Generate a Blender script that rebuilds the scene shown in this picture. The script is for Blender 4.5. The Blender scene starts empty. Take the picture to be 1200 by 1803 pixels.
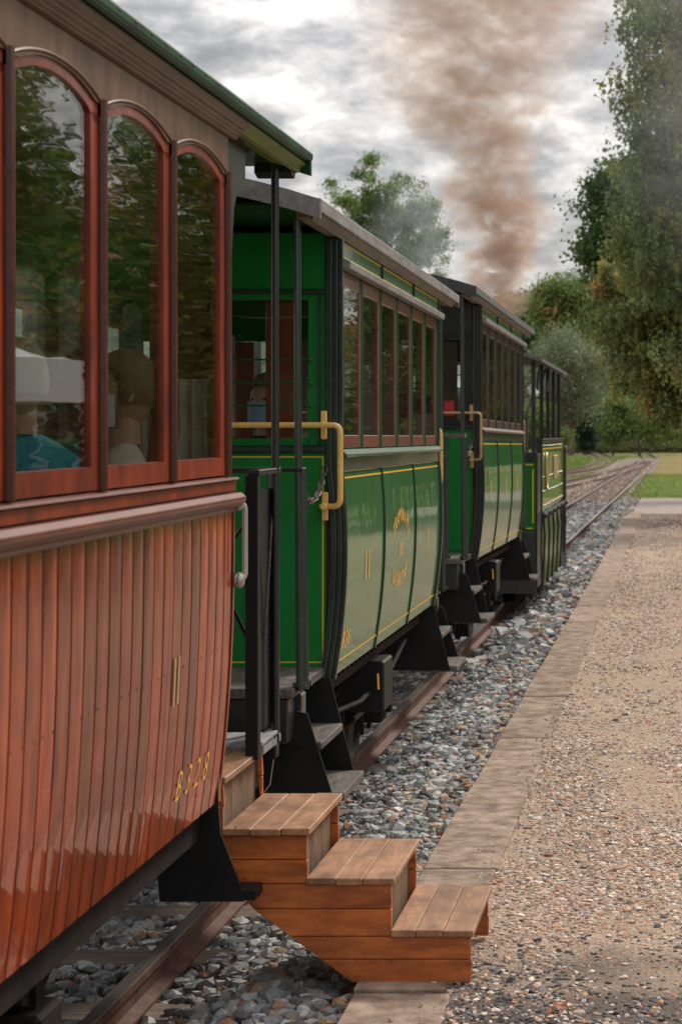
import bpy, bmesh, math, random
import numpy as np
from mathutils import Vector, Matrix, noise as mnoise
random.seed(7); rng = np.random.default_rng(7)
S = bpy.context.scene; COL = S.collection; PI = math.pi

# ------------------------------------------------------------------ camera
F = 3600.0; VX, VY = 1185.0, 766.0; H = 1.8
cd = bpy.data.cameras.new('camera'); cam = bpy.data.objects.new('camera', cd); COL.objects.link(cam)
cam.location = (0, 0, H); cam.rotation_euler = (PI/2, 0, 0)
cd.sensor_fit = 'VERTICAL'; cd.sensor_height = 36; cd.sensor_width = 24
cd.lens = F/1803*36
cd.shift_x = -(VX-600)/1803; cd.shift_y = -(901.5-VY)/1803
cd.clip_start = 0.1; cd.clip_end = 3000
cd.dof.use_dof = True; cd.dof.focus_distance = 8.3; cd.dof.aperture_fstop = 7.0
S.camera = cam
def P(x, y, d): return Vector(((x-VX)/F*d, d, H-(y-VY)/F*d))

# ------------------------------------------------------------------ world, sun, exposure
W = bpy.data.worlds.new('World'); S.world = W; W.use_nodes = True
nt = W.node_tree; nt.nodes.clear()
def N(t, **k):
    n = nt.nodes.new(t)
    for a, b in k.items(): setattr(n, a, b)
    return n
SUN_EL, SUN_AZ = 38.0, 28.0           # degrees; azimuth from +Y towards +X
sky = N('ShaderNodeTexSky', sky_type='NISHITA', sun_disc=False)
sky.sun_elevation = math.radians(SUN_EL); sky.sun_rotation = math.radians(SUN_AZ)
sky.dust_density = 3
sc = N('ShaderNodeVectorMath', operation='SCALE'); sc.inputs['Scale'].default_value = 0.09
nt.links.new(sky.outputs[0], sc.inputs[0])
tc = N('ShaderNodeTexCoord')
mp = N('ShaderNodeMapping'); mp.inputs['Scale'].default_value = (1, 1, 2.3)
nt.links.new(tc.outputs['Generated'], mp.inputs[0])
n1 = N('ShaderNodeTexNoise'); n1.inputs['Scale'].default_value = 25; n1.inputs['Detail'].default_value = 7
n1.inputs['Roughness'].default_value = 0.58; n1.inputs['Distortion'].default_value = 0.15
n2 = N('ShaderNodeTexNoise'); n2.inputs['Scale'].default_value = 6; n2.inputs['Detail'].default_value = 3
nt.links.new(mp.outputs[0], n1.inputs[0]); nt.links.new(mp.outputs[0], n2.inputs[0])
mx = N('ShaderNodeMix', data_type='FLOAT'); mx.inputs[0].default_value = 0.33
nt.links.new(n1.outputs[0], mx.inputs[2]); nt.links.new(n2.outputs[0], mx.inputs[3])
cr = N('ShaderNodeValToRGB'); e = cr.color_ramp.elements
e[0].position = 0.37; e[0].color = (0.26, 0.262, 0.272, 1)
e[1].position = 0.635; e[1].color = (1.02, 0.975, 0.94, 1)
q = e.new(0.45); q.color = (0.38, 0.38, 0.39, 1)
q = e.new(0.545); q.color = (0.66, 0.64, 0.63, 1)
nt.links.new(mx.outputs[0], cr.inputs[0])
mc = N('ShaderNodeMix', data_type='RGBA'); mc.inputs[0].default_value = 0.93
nt.links.new(sc.outputs[0], mc.inputs[6]); nt.links.new(cr.outputs[0], mc.inputs[7])
bg = N('ShaderNodeBackground')
# an overcast sky is brighter overhead than near the horizon (CIE overcast law), smoothly over the whole dome
sz = N('ShaderNodeSeparateXYZ'); nt.links.new(tc.outputs['Generated'], sz.inputs[0])
cz = N('ShaderNodeMath', operation='MULTIPLY_ADD', use_clamp=False); cz.inputs[1].default_value = 1.3; cz.inputs[2].default_value = 0.85
cm = N('ShaderNodeMath', operation='MAXIMUM'); cm.inputs[1].default_value = 0
nt.links.new(sz.outputs[2], cm.inputs[0]); nt.links.new(cm.outputs[0], cz.inputs[0]); nt.links.new(cz.outputs[0], bg.inputs[1])
nt.links.new(mc.outputs[2], bg.inputs[0])
wo = N('ShaderNodeOutputWorld'); nt.links.new(bg.outputs[0], wo.inputs[0])
sl = bpy.data.lights.new('sun', 'SUN'); sun = bpy.data.objects.new('sun', sl); COL.objects.link(sun)
sl.energy = 2.3; sl.angle = math.radians(11); sl.color = (1, 0.90, 0.78)
sd = Vector((math.sin(math.radians(SUN_AZ))*math.cos(math.radians(SUN_EL)), math.cos(math.radians(SUN_AZ))*math.cos(math.radians(SUN_EL)), math.sin(math.radians(SUN_EL))))
sun.rotation_euler = sd.to_track_quat('Z', 'Y').to_euler()
S.view_settings.view_transform = 'Standard'; S.view_settings.look = 'None'
S.view_settings.exposure = 0.36; S.view_settings.gamma = 1.0
try: S.view_settings.use_curve_mapping = False
except Exception: pass
S.render.engine = 'CYCLES'
S.cycles.max_bounces = 8; S.cycles.transparent_max_bounces = 24; S.cycles.volume_bounces = 1

# ------------------------------------------------------------------ materials
M = {}
def mat(name, col=(.5,.5,.5), rough=.5, metal=0, coat=0, coat_rough=.05, spec=.5):
    m = bpy.data.materials.new(name); m.use_nodes = True
    b = m.node_tree.nodes['Principled BSDF']
    b.inputs['Base Color'].default_value = (*col, 1); b.inputs['Roughness'].default_value = rough
    b.inputs['Metallic'].default_value = metal; b.inputs['Coat Weight'].default_value = coat
    b.inputs['Coat Roughness'].default_value = coat_rough; b.inputs['Specular IOR Level'].default_value = spec
    M[name] = m; return m
def tools(m):
    T = m.node_tree; b = T.nodes['Principled BSDF']
    def nd(t, **k):
        n = T.nodes.new(t)
        for a, c in k.items(): setattr(n, a, c)
        return n
    def lk(a, c): T.links.new(a, c)
    return T, b, nd, lk
def noise_col(m, c1, c2, scale=(1,1,1), ns=5, detail=5, lo=.35, hi=.65, bump=0, rand=0, bscale=None, rough_var=0, c3=None, coords='Object', dist=0, stain=None):
    T, b, nd, lk = tools(m)
    tc = nd('ShaderNodeTexCoord'); mp = nd('ShaderNodeMapping'); mp.inputs['Scale'].default_value = scale
    lk(tc.outputs[coords], mp.inputs[0])
    vec = mp.outputs[0]
    oi = nd('ShaderNodeObjectInfo')
    if rand:
        ad = nd('ShaderNodeVectorMath', operation='ADD'); sc = nd('ShaderNodeMath', operation='MULTIPLY'); sc.inputs[1].default_value = 57
        lk(oi.outputs['Random'], sc.inputs[0]); lk(vec, ad.inputs[0]); lk(sc.outputs[0], ad.inputs[1]); vec = ad.outputs[0]
    nz = nd('ShaderNodeTexNoise'); nz.inputs['Scale'].default_value = ns; nz.inputs['Detail'].default_value = detail; nz.inputs['Distortion'].default_value = dist
    nz.inputs['Roughness'].default_value = .62
    lk(vec, nz.inputs[0])
    cr = nd('ShaderNodeValToRGB'); e = cr.color_ramp.elements
    e[0].position = lo; e[0].color = (*c1, 1); e[1].position = hi; e[1].color = (*c2, 1)
    if c3: q = e.new(min(.99, hi+.12)); q.color = (*c3, 1)
    lk(nz.outputs[0], cr.inputs[0]); out = cr.outputs[0]
    if rand:
        hs = nd('ShaderNodeHueSaturation'); mr = nd('ShaderNodeMapRange')
        mr.inputs['To Min'].default_value = 1-rand; mr.inputs['To Max'].default_value = 1+rand
        lk(oi.outputs['Random'], mr.inputs[0]); lk(mr.outputs[0], hs.inputs['Value']); lk(out, hs.inputs['Color']); out = hs.outputs[0]
    if stain:
        sn = nd('ShaderNodeTexNoise'); sn.inputs['Scale'].default_value = stain[0]; sn.inputs['Detail'].default_value = 9; sn.inputs['Roughness'].default_value = .7
        if rand: lk(ad.outputs[0], sn.inputs[0]) if False else lk(tc.outputs[coords], sn.inputs[0])
        else: lk(tc.outputs[coords], sn.inputs[0])
        sr = nd('ShaderNodeMapRange'); sr.inputs['From Min'].default_value = .36; sr.inputs['From Max'].default_value = .56; sr.inputs['To Min'].default_value = 1-stain[1]; sr.inputs['To Max'].default_value = 1
        lk(sn.outputs[0], sr.inputs[0]); smx = nd('ShaderNodeVectorMath', operation='SCALE'); lk(out, smx.inputs[0]); lk(sr.outputs[0], smx.inputs['Scale']); out = smx.outputs[0]
    lk(out, b.inputs['Base Color'])
    if rough_var:
        r0 = b.inputs['Roughness'].default_value
        mr = nd('ShaderNodeMapRange'); mr.inputs['To Min'].default_value = r0; mr.inputs['To Max'].default_value = r0+rough_var
        lk(nz.outputs[0], mr.inputs[0]); lk(mr.outputs[0], b.inputs['Roughness'])
    if bump:
        nb = nd('ShaderNodeTexNoise'); nb.inputs['Scale'].default_value = bscale or ns*4; nb.inputs['Detail'].default_value = 4
        lk(vec, nb.inputs[0])
        bp = nd('ShaderNodeBump'); bp.inputs['Strength'].default_value = bump; bp.inputs['Distance'].default_value = .01
        lk(nb.outputs[0], bp.inputs['Height']); lk(bp.outputs[0], b.inputs['Normal'])
    return m
def attr_mat(name, rough=.8, translucent=0, bump=0, bs=80):
    m = mat(name, rough=rough, spec=.3); T, b, nd, lk = tools(m)
    at = nd('ShaderNodeAttribute', attribute_name='col')
    lk(at.outputs[0], b.inputs['Base Color'])
    if bump:
        tc = nd('ShaderNodeTexCoord'); nb = nd('ShaderNodeTexNoise'); nb.inputs['Scale'].default_value = bs; lk(tc.outputs['Object'], nb.inputs[0])
        bp = nd('ShaderNodeBump'); bp.inputs['Strength'].default_value = bump; bp.inputs['Distance'].default_value = .004
        lk(nb.outputs[0], bp.inputs['Height']); lk(bp.outputs[0], b.inputs['Normal'])
        hs = nd('ShaderNodeMix', data_type='RGBA', blend_type='MULTIPLY'); hs.inputs[0].default_value = .55
        mr = nd('ShaderNodeMapRange'); mr.inputs['From Min'].default_value = .3; mr.inputs['From Max'].default_value = .7; mr.inputs['To Min'].default_value = .55; mr.inputs['To Max'].default_value = 1.3
        lk(nb.outputs[0], mr.inputs[0]); lk(at.outputs[0], hs.inputs[6]); lk(mr.outputs[0], hs.inputs[7]); lk(hs.outputs[2], b.inputs['Base Color'])
    if translucent:
        tr = nd('ShaderNodeBsdfTranslucent'); ms = nd('ShaderNodeMixShader'); ms.inputs[0].default_value = translucent
        lk(at.outputs[0], tr.inputs[0]); lk(b.outputs[0], ms.inputs[1]); lk(tr.outputs[0], ms.inputs[2])
        lk(ms.outputs[0], T.nodes['Material Output'].inputs[0])
    return m
# varnished wood and paint
noise_col(mat('varnish_plank', rough=.42, coat=.6, coat_rough=.025, spec=.1), (.085,.009,.003), (.42,.062,.010), (7,7,.8), 3, 8, .3, .7, rand=.45, stain=(3.5,.35), bump=.06, bscale=9, dist=.4)
noise_col(mat('varnish_frame', rough=.4, coat=.35, coat_rough=.1, spec=.3), (.08,.009,.004), (.27,.036,.010), (4,4,1.6), 3, 8, .3, .7, rand=.25, bump=.08, bscale=12)
noise_col(mat('varnish_dark', rough=.4, coat=.3, coat_rough=.12, spec=.3), (.045,.009,.006), (.10,.020,.011), (3,1,9), 4, 6, .3, .7, rand=.1, bump=.08)
noise_col(mat('varnish_rail', rough=.42, coat=.22, coat_rough=.2, spec=.3), (.075,.015,.007), (.18,.042,.02), (6,1.2,6), 4, 6, .3, .7, rand=.08, bump=.08)
noise_col(mat('worn_frieze', rough=.5, coat=.25, coat_rough=.2, spec=.2), (.055,.018,.006), (.20,.092,.034), (2,2.5,1.0), 3, 8, .3, .68, bump=.1, dist=.5)
noise_col(mat('cornice', rough=.5, coat=.3, coat_rough=.25), (.045,.018,.008), (.14,.068,.032), (3,1,3), 4, 6, .3, .7)
noise_col(mat('brown_frame', rough=.38, coat=.4, coat_rough=.12), (.12,.035,.022), (.24,.07,.04), (6,6,2), 5, 5, .3, .7, rand=.1)
noise_col(mat('dark_brown_frame', rough=.4, coat=.3, coat_rough=.15), (.06,.03,.022), (.11,.055,.04), (6,6,2), 5, 5, .3, .7, rand=.1)
noise_col(mat('door_wood', rough=.4, coat=.4, coat_rough=.12), (.14,.028,.010), (.27,.065,.02), (9,9,1), 4, 7, .3, .7)
def green(name, c, rough=.3, coat=.5, bump=.012):
    m = mat(name, rough=rough, coat=coat, coat_rough=.03, spec=.25)
    noise_col(m, tuple(v*.82 for v in c), c, (2,2,1.5), 3, 5, .3, .7, rough_var=.12)
    T, b, nd, lk = tools(m)
    tc = nd('ShaderNodeTexCoord'); nb = nd('ShaderNodeTexNoise'); nb.inputs['Scale'].default_value = 5; lk(tc.outputs['Object'], nb.inputs[0])
    bp = nd('ShaderNodeBump'); bp.inputs['Strength'].default_value = bump*8; bp.inputs['Distance'].default_value = .01
    lk(nb.outputs[0], bp.inputs['Height']); lk(bp.outputs[0], b.inputs['Coat Normal'])
    return m
green('green_side', (.012,.150,.032), .3, .62, .02)
green('green_end', (.006,.185,.030), .4, .3, .02)
green('green_frieze', (.07,.17,.075), .5, .3)
green('green_trim', (.016,.085,.035), .4, .4)
green('green_dark', (.012,.045,.022), .4, .5)
noise_col(mat('roof_green', rough=.45, spec=.35), (.004,.025,.011), (.010,.080,.032), (1,1,1), 5, 5)
noise_col(mat('black_paint', rough=.35, coat=.3, coat_rough=.15), (.012,.013,.014), (.028,.030,.031), (1,1,1), 14, 5, .3, .7, bump=.35, bscale=60)
noise_col(mat('black_smooth', rough=.38, coat=.25, coat_rough=.15), (.010,.011,.012), (.020,.021,.022), (1,1,1), 6, 5, .3, .7, bump=.05)
noise_col(mat('black_plate', rough=.55, spec=.25), (.005,.005,.006), (.012,.012,.013), (1,1,1), 6, 5, .3, .7)
noise_col(mat('post_green_black', rough=.35, coat=.5, coat_rough=.1), (.010,.022,.016), (.022,.040,.030), (1,1,1), 10, 5, .3, .7, bump=.3, bscale=50)
noise_col(mat('underframe', rough=.8, spec=.15), (.006,.005,.005), (.024,.018,.015), (1,1,1), 9, 6, .3, .7, bump=.3, bscale=40)
noise_col(mat('grey_fascia', rough=.6), (.13,.12,.12), (.27,.255,.25), (4,1,4), 5, 7, .3, .7, bump=.2, bscale=30)
noise_col(mat('grey_soffit', rough=.6), (.10,.085,.075), (.24,.20,.175), (5,.8,5), 5, 7, .3, .7, bump=.2)
noise_col(mat('roof_felt', rough=.75), (.06,.06,.062), (.13,.125,.12), (1,1,1), 6, 7, .3, .7, bump=.2)
noise_col(mat('waist_band', rough=.3, coat=.8, coat_rough=.06), (.05,.07,.05), (.11,.14,.10), (2,8,2), 4, 7, .3, .7, bump=.3, bscale=30)
noise_col(mat('deck_wood', rough=.8, spec=.3), (.055,.047,.042), (.15,.13,.115), (8,1.5,8), 4, 8, .3, .7, rand=.12, bump=.3)
noise_col(mat('deck_grey', rough=.75, spec=.3), (.16,.16,.17), (.33,.33,.34), (8,1.5,8), 4, 8, .3, .7, rand=.1, bump=.3)
noise_col(mat('brass_paint', rough=.35, coat=.3), (.70,.43,.12), (.88,.58,.20), (1,1,1), 8, 5, .3, .7, bump=.1, bscale=30)
noise_col(mat('brass_metal', rough=.5, metal=.4), (.40,.25,.12), (.55,.38,.20), (1,1,1), 12, 5, .3, .7)
mat('gold', (.90,.47,.06), .5); mat('gold_old', (.52,.36,.16), .4, .4)
mat('yellow_line', (.72,.46,.05), .4); mat('steel', (.45,.45,.45), .3, .9); mat('silver_paint', (.5,.47,.42), .35, .5)
mat('red_thing', (.4,.015,.02), .5)
noise_col(mat('chain_rust', rough=.6, metal=.5), (.07,.05,.05), (.18,.14,.13), (1,1,1), 60, 4)
noise_col(mat('interior_wood', rough=.5, coat=.2), (.10,.035,.02), (.22,.08,.045), (6,6,1), 4, 6)
noise_col(mat('interior_ceiling', rough=.6), (.40,.37,.30), (.55,.50,.42), (2,2,2), 4, 4)
noise_col(mat('curtain', rough=.9), (.62,.54,.45), (.75,.66,.56), (1,1,1), 8, 4)
noise_col(mat('seat_cloth', rough=.9), (.05,.02,.016), (.09,.035,.03), (1,1,1), 30, 4)
# steps
noise_col(mat('step_board', rough=.5, coat=.25, coat_rough=.25), (.22,.042,.007), (.62,.175,.034), (1.6,6,7), 3.2, 8, .25, .72, rand=.16, stain=(5,.35), bump=.12, bscale=10, dist=.6)
noise_col(mat('step_tread', rough=.55, coat=.15, coat_rough=.3), (.22,.10,.048), (.50,.26,.135), (6,1.0,6), 3, 8, .28, .7, rand=.14, stain=(6,.45), bump=.15, bscale=10, dist=.5)
noise_col(mat('step_edge', rough=.55, coat=.15, coat_rough=.3), (.16,.07,.035), (.42,.19,.08), (3,6,14), 4, 8, .28, .7, rand=.14, bump=.2)
noise_col(mat('step_inner', rough=.8), (.085,.045,.024), (.20,.115,.065), (6,6,1.5), 4, 8, .3, .7, rand=.15, bump=.15)
# track
noise_col(mat('rail_rust', rough=.7), (.05,.022,.014), (.16,.065,.04), (1,1,1), 12, 7, .3, .7, bump=.25, bscale=60)
noise_col(mat('rail_top', rough=.28, metal=.75), (.28,.24,.22), (.50,.46,.43), (6,.6,6), 6, 6, .3, .7)
noise_col(mat('sleeper_wood', rough=.85, spec=.2), (.10,.08,.065), (.24,.19,.155), (1.5,12,8), 3, 8, .3, .7, rand=.15, bump=.5)
m = noise_col(mat('kerb_concrete', rough=.9, spec=.2), (.17,.115,.085), (.45,.345,.27), (1,1,1), 9, 12, .34, .66, rand=.09, stain=(2.2,.22), bump=.5, bscale=130)
noise_col(mat('ballast_bed', rough=.95, spec=.2), (.07,.06,.05), (.27,.22,.18), (1,1,1), 25, 6, .35, .65, bump=1, bscale=40)
attr_mat('stone', .75, bump=.6, bs=70)
attr_mat('pebble', .8, bump=.4, bs=160)
attr_mat('leaf', .6, translucent=.35)
noise_col(mat('bark', rough=.9), (.05,.035,.028), (.17,.12,.10), (3,3,.8), 4, 7, .3, .7, bump=.6)
noise_col(mat('bark_red', rough=.9), (.12,.065,.05), (.24,.15,.12), (3,3,.8), 4, 7, .3, .7, bump=.6)
noise_col(mat('grass', rough=.95, spec=.15), (.06,.09,.02), (.14,.17,.045), (1,1,1), .35, 9, .35, .56, c3=(.30,.20,.11), bump=1, bscale=6)
# platform gravel sheet: small stones with dark tar-bound ground near the camera
m = mat('gravel_path', rough=.95, spec=.2); T, b, nd, lk = tools(m)
tc = nd('ShaderNodeTexCoord'); vo = nd('ShaderNodeTexVoronoi'); vo.inputs['Scale'].default_value = 75; lk(tc.outputs['Object'], vo.inputs['Vector'])
v2 = nd('ShaderNodeTexVoronoi'); v2.inputs['Scale'].default_value = 170; lk(tc.outputs['Object'], v2.inputs['Vector'])
nz = nd('ShaderNodeTexNoise'); nz.inputs['Scale'].default_value = 1.4; nz.inputs['Detail'].default_value = 8; lk(tc.outputs['Object'], nz.inputs[0])
sepc = nd('ShaderNodeSeparateColor'); lk(vo.outputs['Color'], sepc.inputs[0])
cr = nd('ShaderNodeValToRGB'); e = cr.color_ramp.elements
e[0].position = 0; e[0].color = (.20,.125,.085,1); e[1].position = 1; e[1].color = (.66,.54,.44,1)
for p_, c_ in ((.25,(.34,.25,.18,1)), (.5,(.42,.33,.25,1)), (.7,(.48,.29,.18,1)), (.85,(.30,.27,.26,1))): q = e.new(p_); q.color = c_
lk(sepc.outputs[0], cr.inputs[0])
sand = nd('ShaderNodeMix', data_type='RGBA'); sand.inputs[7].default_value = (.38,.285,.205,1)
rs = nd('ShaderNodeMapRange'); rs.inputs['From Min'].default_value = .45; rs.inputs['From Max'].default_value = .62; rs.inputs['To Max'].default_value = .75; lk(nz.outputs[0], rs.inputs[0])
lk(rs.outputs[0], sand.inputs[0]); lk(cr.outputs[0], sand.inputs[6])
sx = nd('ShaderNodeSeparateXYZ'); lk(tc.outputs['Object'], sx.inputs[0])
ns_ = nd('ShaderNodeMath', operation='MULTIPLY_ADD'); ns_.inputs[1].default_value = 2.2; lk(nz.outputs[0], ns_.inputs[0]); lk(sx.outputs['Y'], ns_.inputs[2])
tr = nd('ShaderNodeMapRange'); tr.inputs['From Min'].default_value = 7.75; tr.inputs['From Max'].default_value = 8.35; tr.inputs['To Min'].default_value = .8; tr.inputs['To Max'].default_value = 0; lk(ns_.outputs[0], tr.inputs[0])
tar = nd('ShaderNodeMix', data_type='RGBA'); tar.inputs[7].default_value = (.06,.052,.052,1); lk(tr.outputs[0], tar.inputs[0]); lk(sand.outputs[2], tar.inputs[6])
# dark tarmac crossing at the far end
t2 = nd('ShaderNodeMapRange'); t2.inputs['From Min'].default_value = 38; t2.inputs['From Max'].default_value = 41; lk(ns_.outputs[0], t2.inputs[0]); 
tar2 = nd('ShaderNodeMix', data_type='RGBA'); tar2.inputs[7].default_value = (.16,.12,.11,1); lk(t2.outputs[0], tar2.inputs[0]); lk(tar.outputs[2], tar2.inputs[6])
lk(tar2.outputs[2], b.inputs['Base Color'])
bp = nd('ShaderNodeBump'); bp.inputs['Strength'].default_value = .8; bp.inputs['Distance'].default_value = .008; bp.invert = True
lk(vo.outputs['Distance'], bp.inputs['Height'])
bp2 = nd('ShaderNodeBump'); bp2.inputs['Strength'].default_value = .5; bp2.inputs['Distance'].default_value = .004; bp2.invert = True
lk(v2.outputs['Distance'], bp2.inputs['Height']); lk(bp.outputs[0], bp2.inputs['Normal']); lk(bp2.outputs[0], b.inputs['Normal'])
# window glass: clear pane, slightly wavy
def glass(name, wavy, tint=(.9,.93,.9)):
    m = bpy.data.materials.new(name); m.use_nodes = True; M[name] = m
    T = m.node_tree; T.nodes.clear()
    nd = T.nodes.new
    o = nd('ShaderNodeOutputMaterial'); ms = nd('ShaderNodeMixShader'); tr = nd('ShaderNodeBsdfTransparent'); gl = nd('ShaderNodeBsdfGlossy')
    tr.inputs[0].default_value = (*tint, 1); gl.inputs['Roughness'].default_value = .012
    fr = nd('ShaderNodeFresnel'); g0 = nd('ShaderNodeNewGeometry'); io = nd('ShaderNodeMapRange'); io.inputs['To Min'].default_value = 1.52; io.inputs['To Max'].default_value = 1/1.52
    T.links.new(g0.outputs['Backfacing'], io.inputs[0]); T.links.new(io.outputs[0], fr.inputs[0])
    m2 = nd('ShaderNodeMath'); m2.operation = 'MULTIPLY_ADD'; m2.inputs[1].default_value = 1.0; m2.inputs[2].default_value = .02; m2.use_clamp = True
    tc = nd('ShaderNodeTexCoord'); mp = nd('ShaderNodeMapping'); mp.inputs['Scale'].default_value = (1, 1.6, 14)
    nz = nd('ShaderNodeTexNoise'); nz.inputs['Scale'].default_value = 3.0; nz.inputs['Detail'].default_value = 3
    geo = nd('ShaderNodeNewGeometry'); sub = nd('ShaderNodeVectorMath'); sub.operation = 'SUBTRACT'; sub.inputs[1].default_value = (.5,.5,.5)
    mul = nd('ShaderNodeVectorMath'); mul.operation = 'MULTIPLY'; mul.inputs[1].default_value = (0, wavy, wavy*.22)
    add = nd('ShaderNodeVectorMath'); add.operation = 'ADD'; nrm = nd('ShaderNodeVectorMath'); nrm.operation = 'NORMALIZE'
    L = T.links.new
    L(tc.outputs['Object'], mp.inputs[0]); L(mp.outputs[0], nz.inputs[0]); L(nz.outputs['Color'], sub.inputs[0]); L(sub.outputs[0], mul.inputs[0])
    L(geo.outputs['Normal'], add.inputs[0]); L(mul.outputs[0], add.inputs[1]); L(add.outputs[0], nrm.inputs[0])
    L(nrm.outputs[0], gl.inputs['Normal']); L(fr.outputs[0], m2.inputs[0]); L(m2.outputs[0], ms.inputs[0])
    L(tr.outputs[0], ms.inputs[1]); L(gl.outputs[0], ms.inputs[2]); L(ms.outputs[0], o.inputs[0])
glass('glass', .016)
# people
mat('skin', (.58,.33,.23), .5); mat('hair_grey', (.50,.42,.33), .8); mat('hair_brown', (.20,.11,.06), .7)
noise_col(mat('teal_cloth', rough=.9), (.03,.26,.40), (.10,.50,.60), (1,1,1), 18, 6)
noise_col(mat('beige_cloth', rough=.9), (.5,.40,.33), (.65,.53,.45), (1,1,1), 8, 4)
mat('mask_white', (.75,.75,.78), .8); mat('mask_blue', (.35,.5,.7), .8); mat('dark_cloth', (.04,.04,.05), .9); mat('grey_cloth', (.3,.3,.3), .9)
mat('eye_dark', (.02,.015,.01), .3); mat('lip', (.42,.17,.14), .5)
mat('canvas_white', (.80,.80,.80), .7)
noise_col(mat('brick', rough=.9), (.22,.09,.06), (.34,.15,.10), (1,1,3), 6, 5); noise_col(mat('roof_tile', rough=.85), (.16,.06,.04), (.30,.12,.08), (3,3,3), 5, 6)

# ------------------------------------------------------------------ mesh builder
class MB:
    def __init__(s): s.v = []; s.f = []
    def add(s, vs, fs):
        o = len(s.v); s.v += [tuple(v) for v in vs]; s.f += [tuple(i+o for i in f) for f in fs]; return s
    def box(s, x0, x1, y0, y1, z0, z1):
        return s.add([(x0,y0,z0),(x1,y0,z0),(x1,y1,z0),(x0,y1,z0),(x0,y0,z1),(x1,y0,z1),(x1,y1,z1),(x0,y1,z1)],
              [(0,3,2,1),(4,5,6,7),(0,1,5,4),(1,2,6,5),(2,3,7,6),(3,0,4,7)])
    def prism(s, poly, axis, a, b):
        # poly: 2D points; axis 'x' -> (y,z), 'y' -> (x,z), 'z' -> (x,y)
        def mk(p, t): return {'x': (t,p[0],p[1]), 'y': (p[0],t,p[1]), 'z': (p[0],p[1],t)}[axis]
        n = len(poly)
        return s.add([mk(p,a) for p in poly]+[mk(p,b) for p in poly],
              [tuple(range(n))[::-1], tuple(range(n,2*n))]+[(i,(i+1)%n,(i+1)%n+n,i+n) for i in range(n)])
    def tube(s, pts, r, n=8, cap=True):
        pts = [Vector(p) for p in pts]; rs = r if isinstance(r, (list, tuple)) else [r]*len(pts)
        up = None; base = len(s.v); m = len(pts)
        for i, p in enumerate(pts):
            t = (pts[min(i+1,m-1)]-pts[max(i-1,0)]).normalized()
            if up is None: up = Vector((0,0,1)) if abs(t.z) < .9 else Vector((1,0,0))
            a = t.cross(up)
            if a.length < 1e-4: a = t.cross(Vector((0,1,0)))
            a.normalize(); c = a.cross(t).normalized(); up = c
            for k in range(n):
                g = 2*PI*k/n; s.v.append(tuple(p+(a*math.cos(g)+c*math.sin(g))*rs[i]))
        for i in range(m-1):
            for k in range(n):
                s.f.append((base+i*n+k, base+i*n+(k+1)%n, base+(i+1)*n+(k+1)%n, base+(i+1)*n+k))
        if cap: s.f.append(tuple(base+k for k in range(n))[::-1]); s.f.append(tuple(base+(m-1)*n+k for k in range(n)))
        return s
    def grid(s, fn, us, vs, thick=None):
        # fn(u,v)->point ; thick: offset vector -> closed slab
        o = len(s.v); nu, nv = len(us), len(vs)
        for u in us:
            for v in vs: s.v.append(tuple(fn(u, v)))
        for i in range(nu-1):
            for j in range(nv-1): s.f.append((o+i*nv+j, o+(i+1)*nv+j, o+(i+1)*nv+j+1, o+i*nv+j+1))
        if thick is not None:
            t = Vector(thick); o2 = len(s.v)
            for k in range(nu*nv): s.v.append(tuple(Vector(s.v[o+k])+t))
            for i in range(nu-1):
                for j in range(nv-1): s.f.append((o2+i*nv+j, o2+i*nv+j+1, o2+(i+1)*nv+j+1, o2+(i+1)*nv+j))
            for i in range(nu-1):
                for j in (0, nv-1): s.f.append((o+i*nv+j, o+(i+1)*nv+j, o2+(i+1)*nv+j, o2+i*nv+j))
            for j in range(nv-1):
                for i in (0, nu-1): s.f.append((o+i*nv+j, o+i*nv+j+1, o2+i*nv+j+1, o2+i*nv+j))
        return s
    def ball(s, c, r, nu=10, nv=7):
        r = r if isinstance(r, (tuple, list)) else (r, r, r); o = len(s.v)
        for i in range(nv+1):
            th = PI*i/nv
            for k in range(nu):
                ph = 2*PI*k/nu; s.v.append((c[0]+r[0]*math.sin(th)*math.cos(ph), c[1]+r[1]*math.sin(th)*math.sin(ph), c[2]+r[2]*math.cos(th)))
        for i in range(nv):
            for k in range(nu): s.f.append((o+i*nu+k, o+(i+1)*nu+k, o+(i+1)*nu+(k+1)%nu, o+i*nu+(k+1)%nu))
        return s
    def build(s, name, m, parent=None, bevel=0, smooth=False, fix=True, seg=1):
        me = bpy.data.meshes.new(name); me.from_pydata(s.v, [], s.f)
        if fix:
            bm = bmesh.new(); bm.from_mesh(me); bmesh.ops.recalc_face_normals(bm, faces=bm.faces); bm.to_mesh(me); bm.free()
        if smooth:
            me.polygons.foreach_set('use_smooth', [True]*len(me.polygons))
            try: me.set_sharp_from_angle(angle=math.radians(35))
            except Exception: pass
        me.materials.append(M[m] if isinstance(m, str) else m)
        o = bpy.data.objects.new(name, me); COL.objects.link(o)
        if parent: o.parent = parent
        if bevel:
            b = o.modifiers.new('bevel', 'BEVEL'); b.width = bevel; b.segments = seg; b.limit_method = 'ANGLE'; b.angle_limit = math.radians(40)
        return o
def bx(name, m, parent, *a, bevel=.003): return MB().box(*a).build(name, m, parent, bevel=bevel)
def empty(name, loc, rot=(0,0,0)):
    o = bpy.data.objects.new(name, None); COL.objects.link(o); o.location = loc; o.rotation_euler = rot; o.empty_display_size = .2; return o
def tag(o, label=None, cat=None, group=None, kind=None):
    for k, v in (('label',label),('category',cat),('group',group),('kind',kind)):
        if v: o[k] = v
    return o
def copy_tree(o, parent=None):
    c = o.copy(); COL.objects.link(c); c.parent = parent
    for ch in list(o.children): copy_tree(ch, c)
    return c
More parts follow.
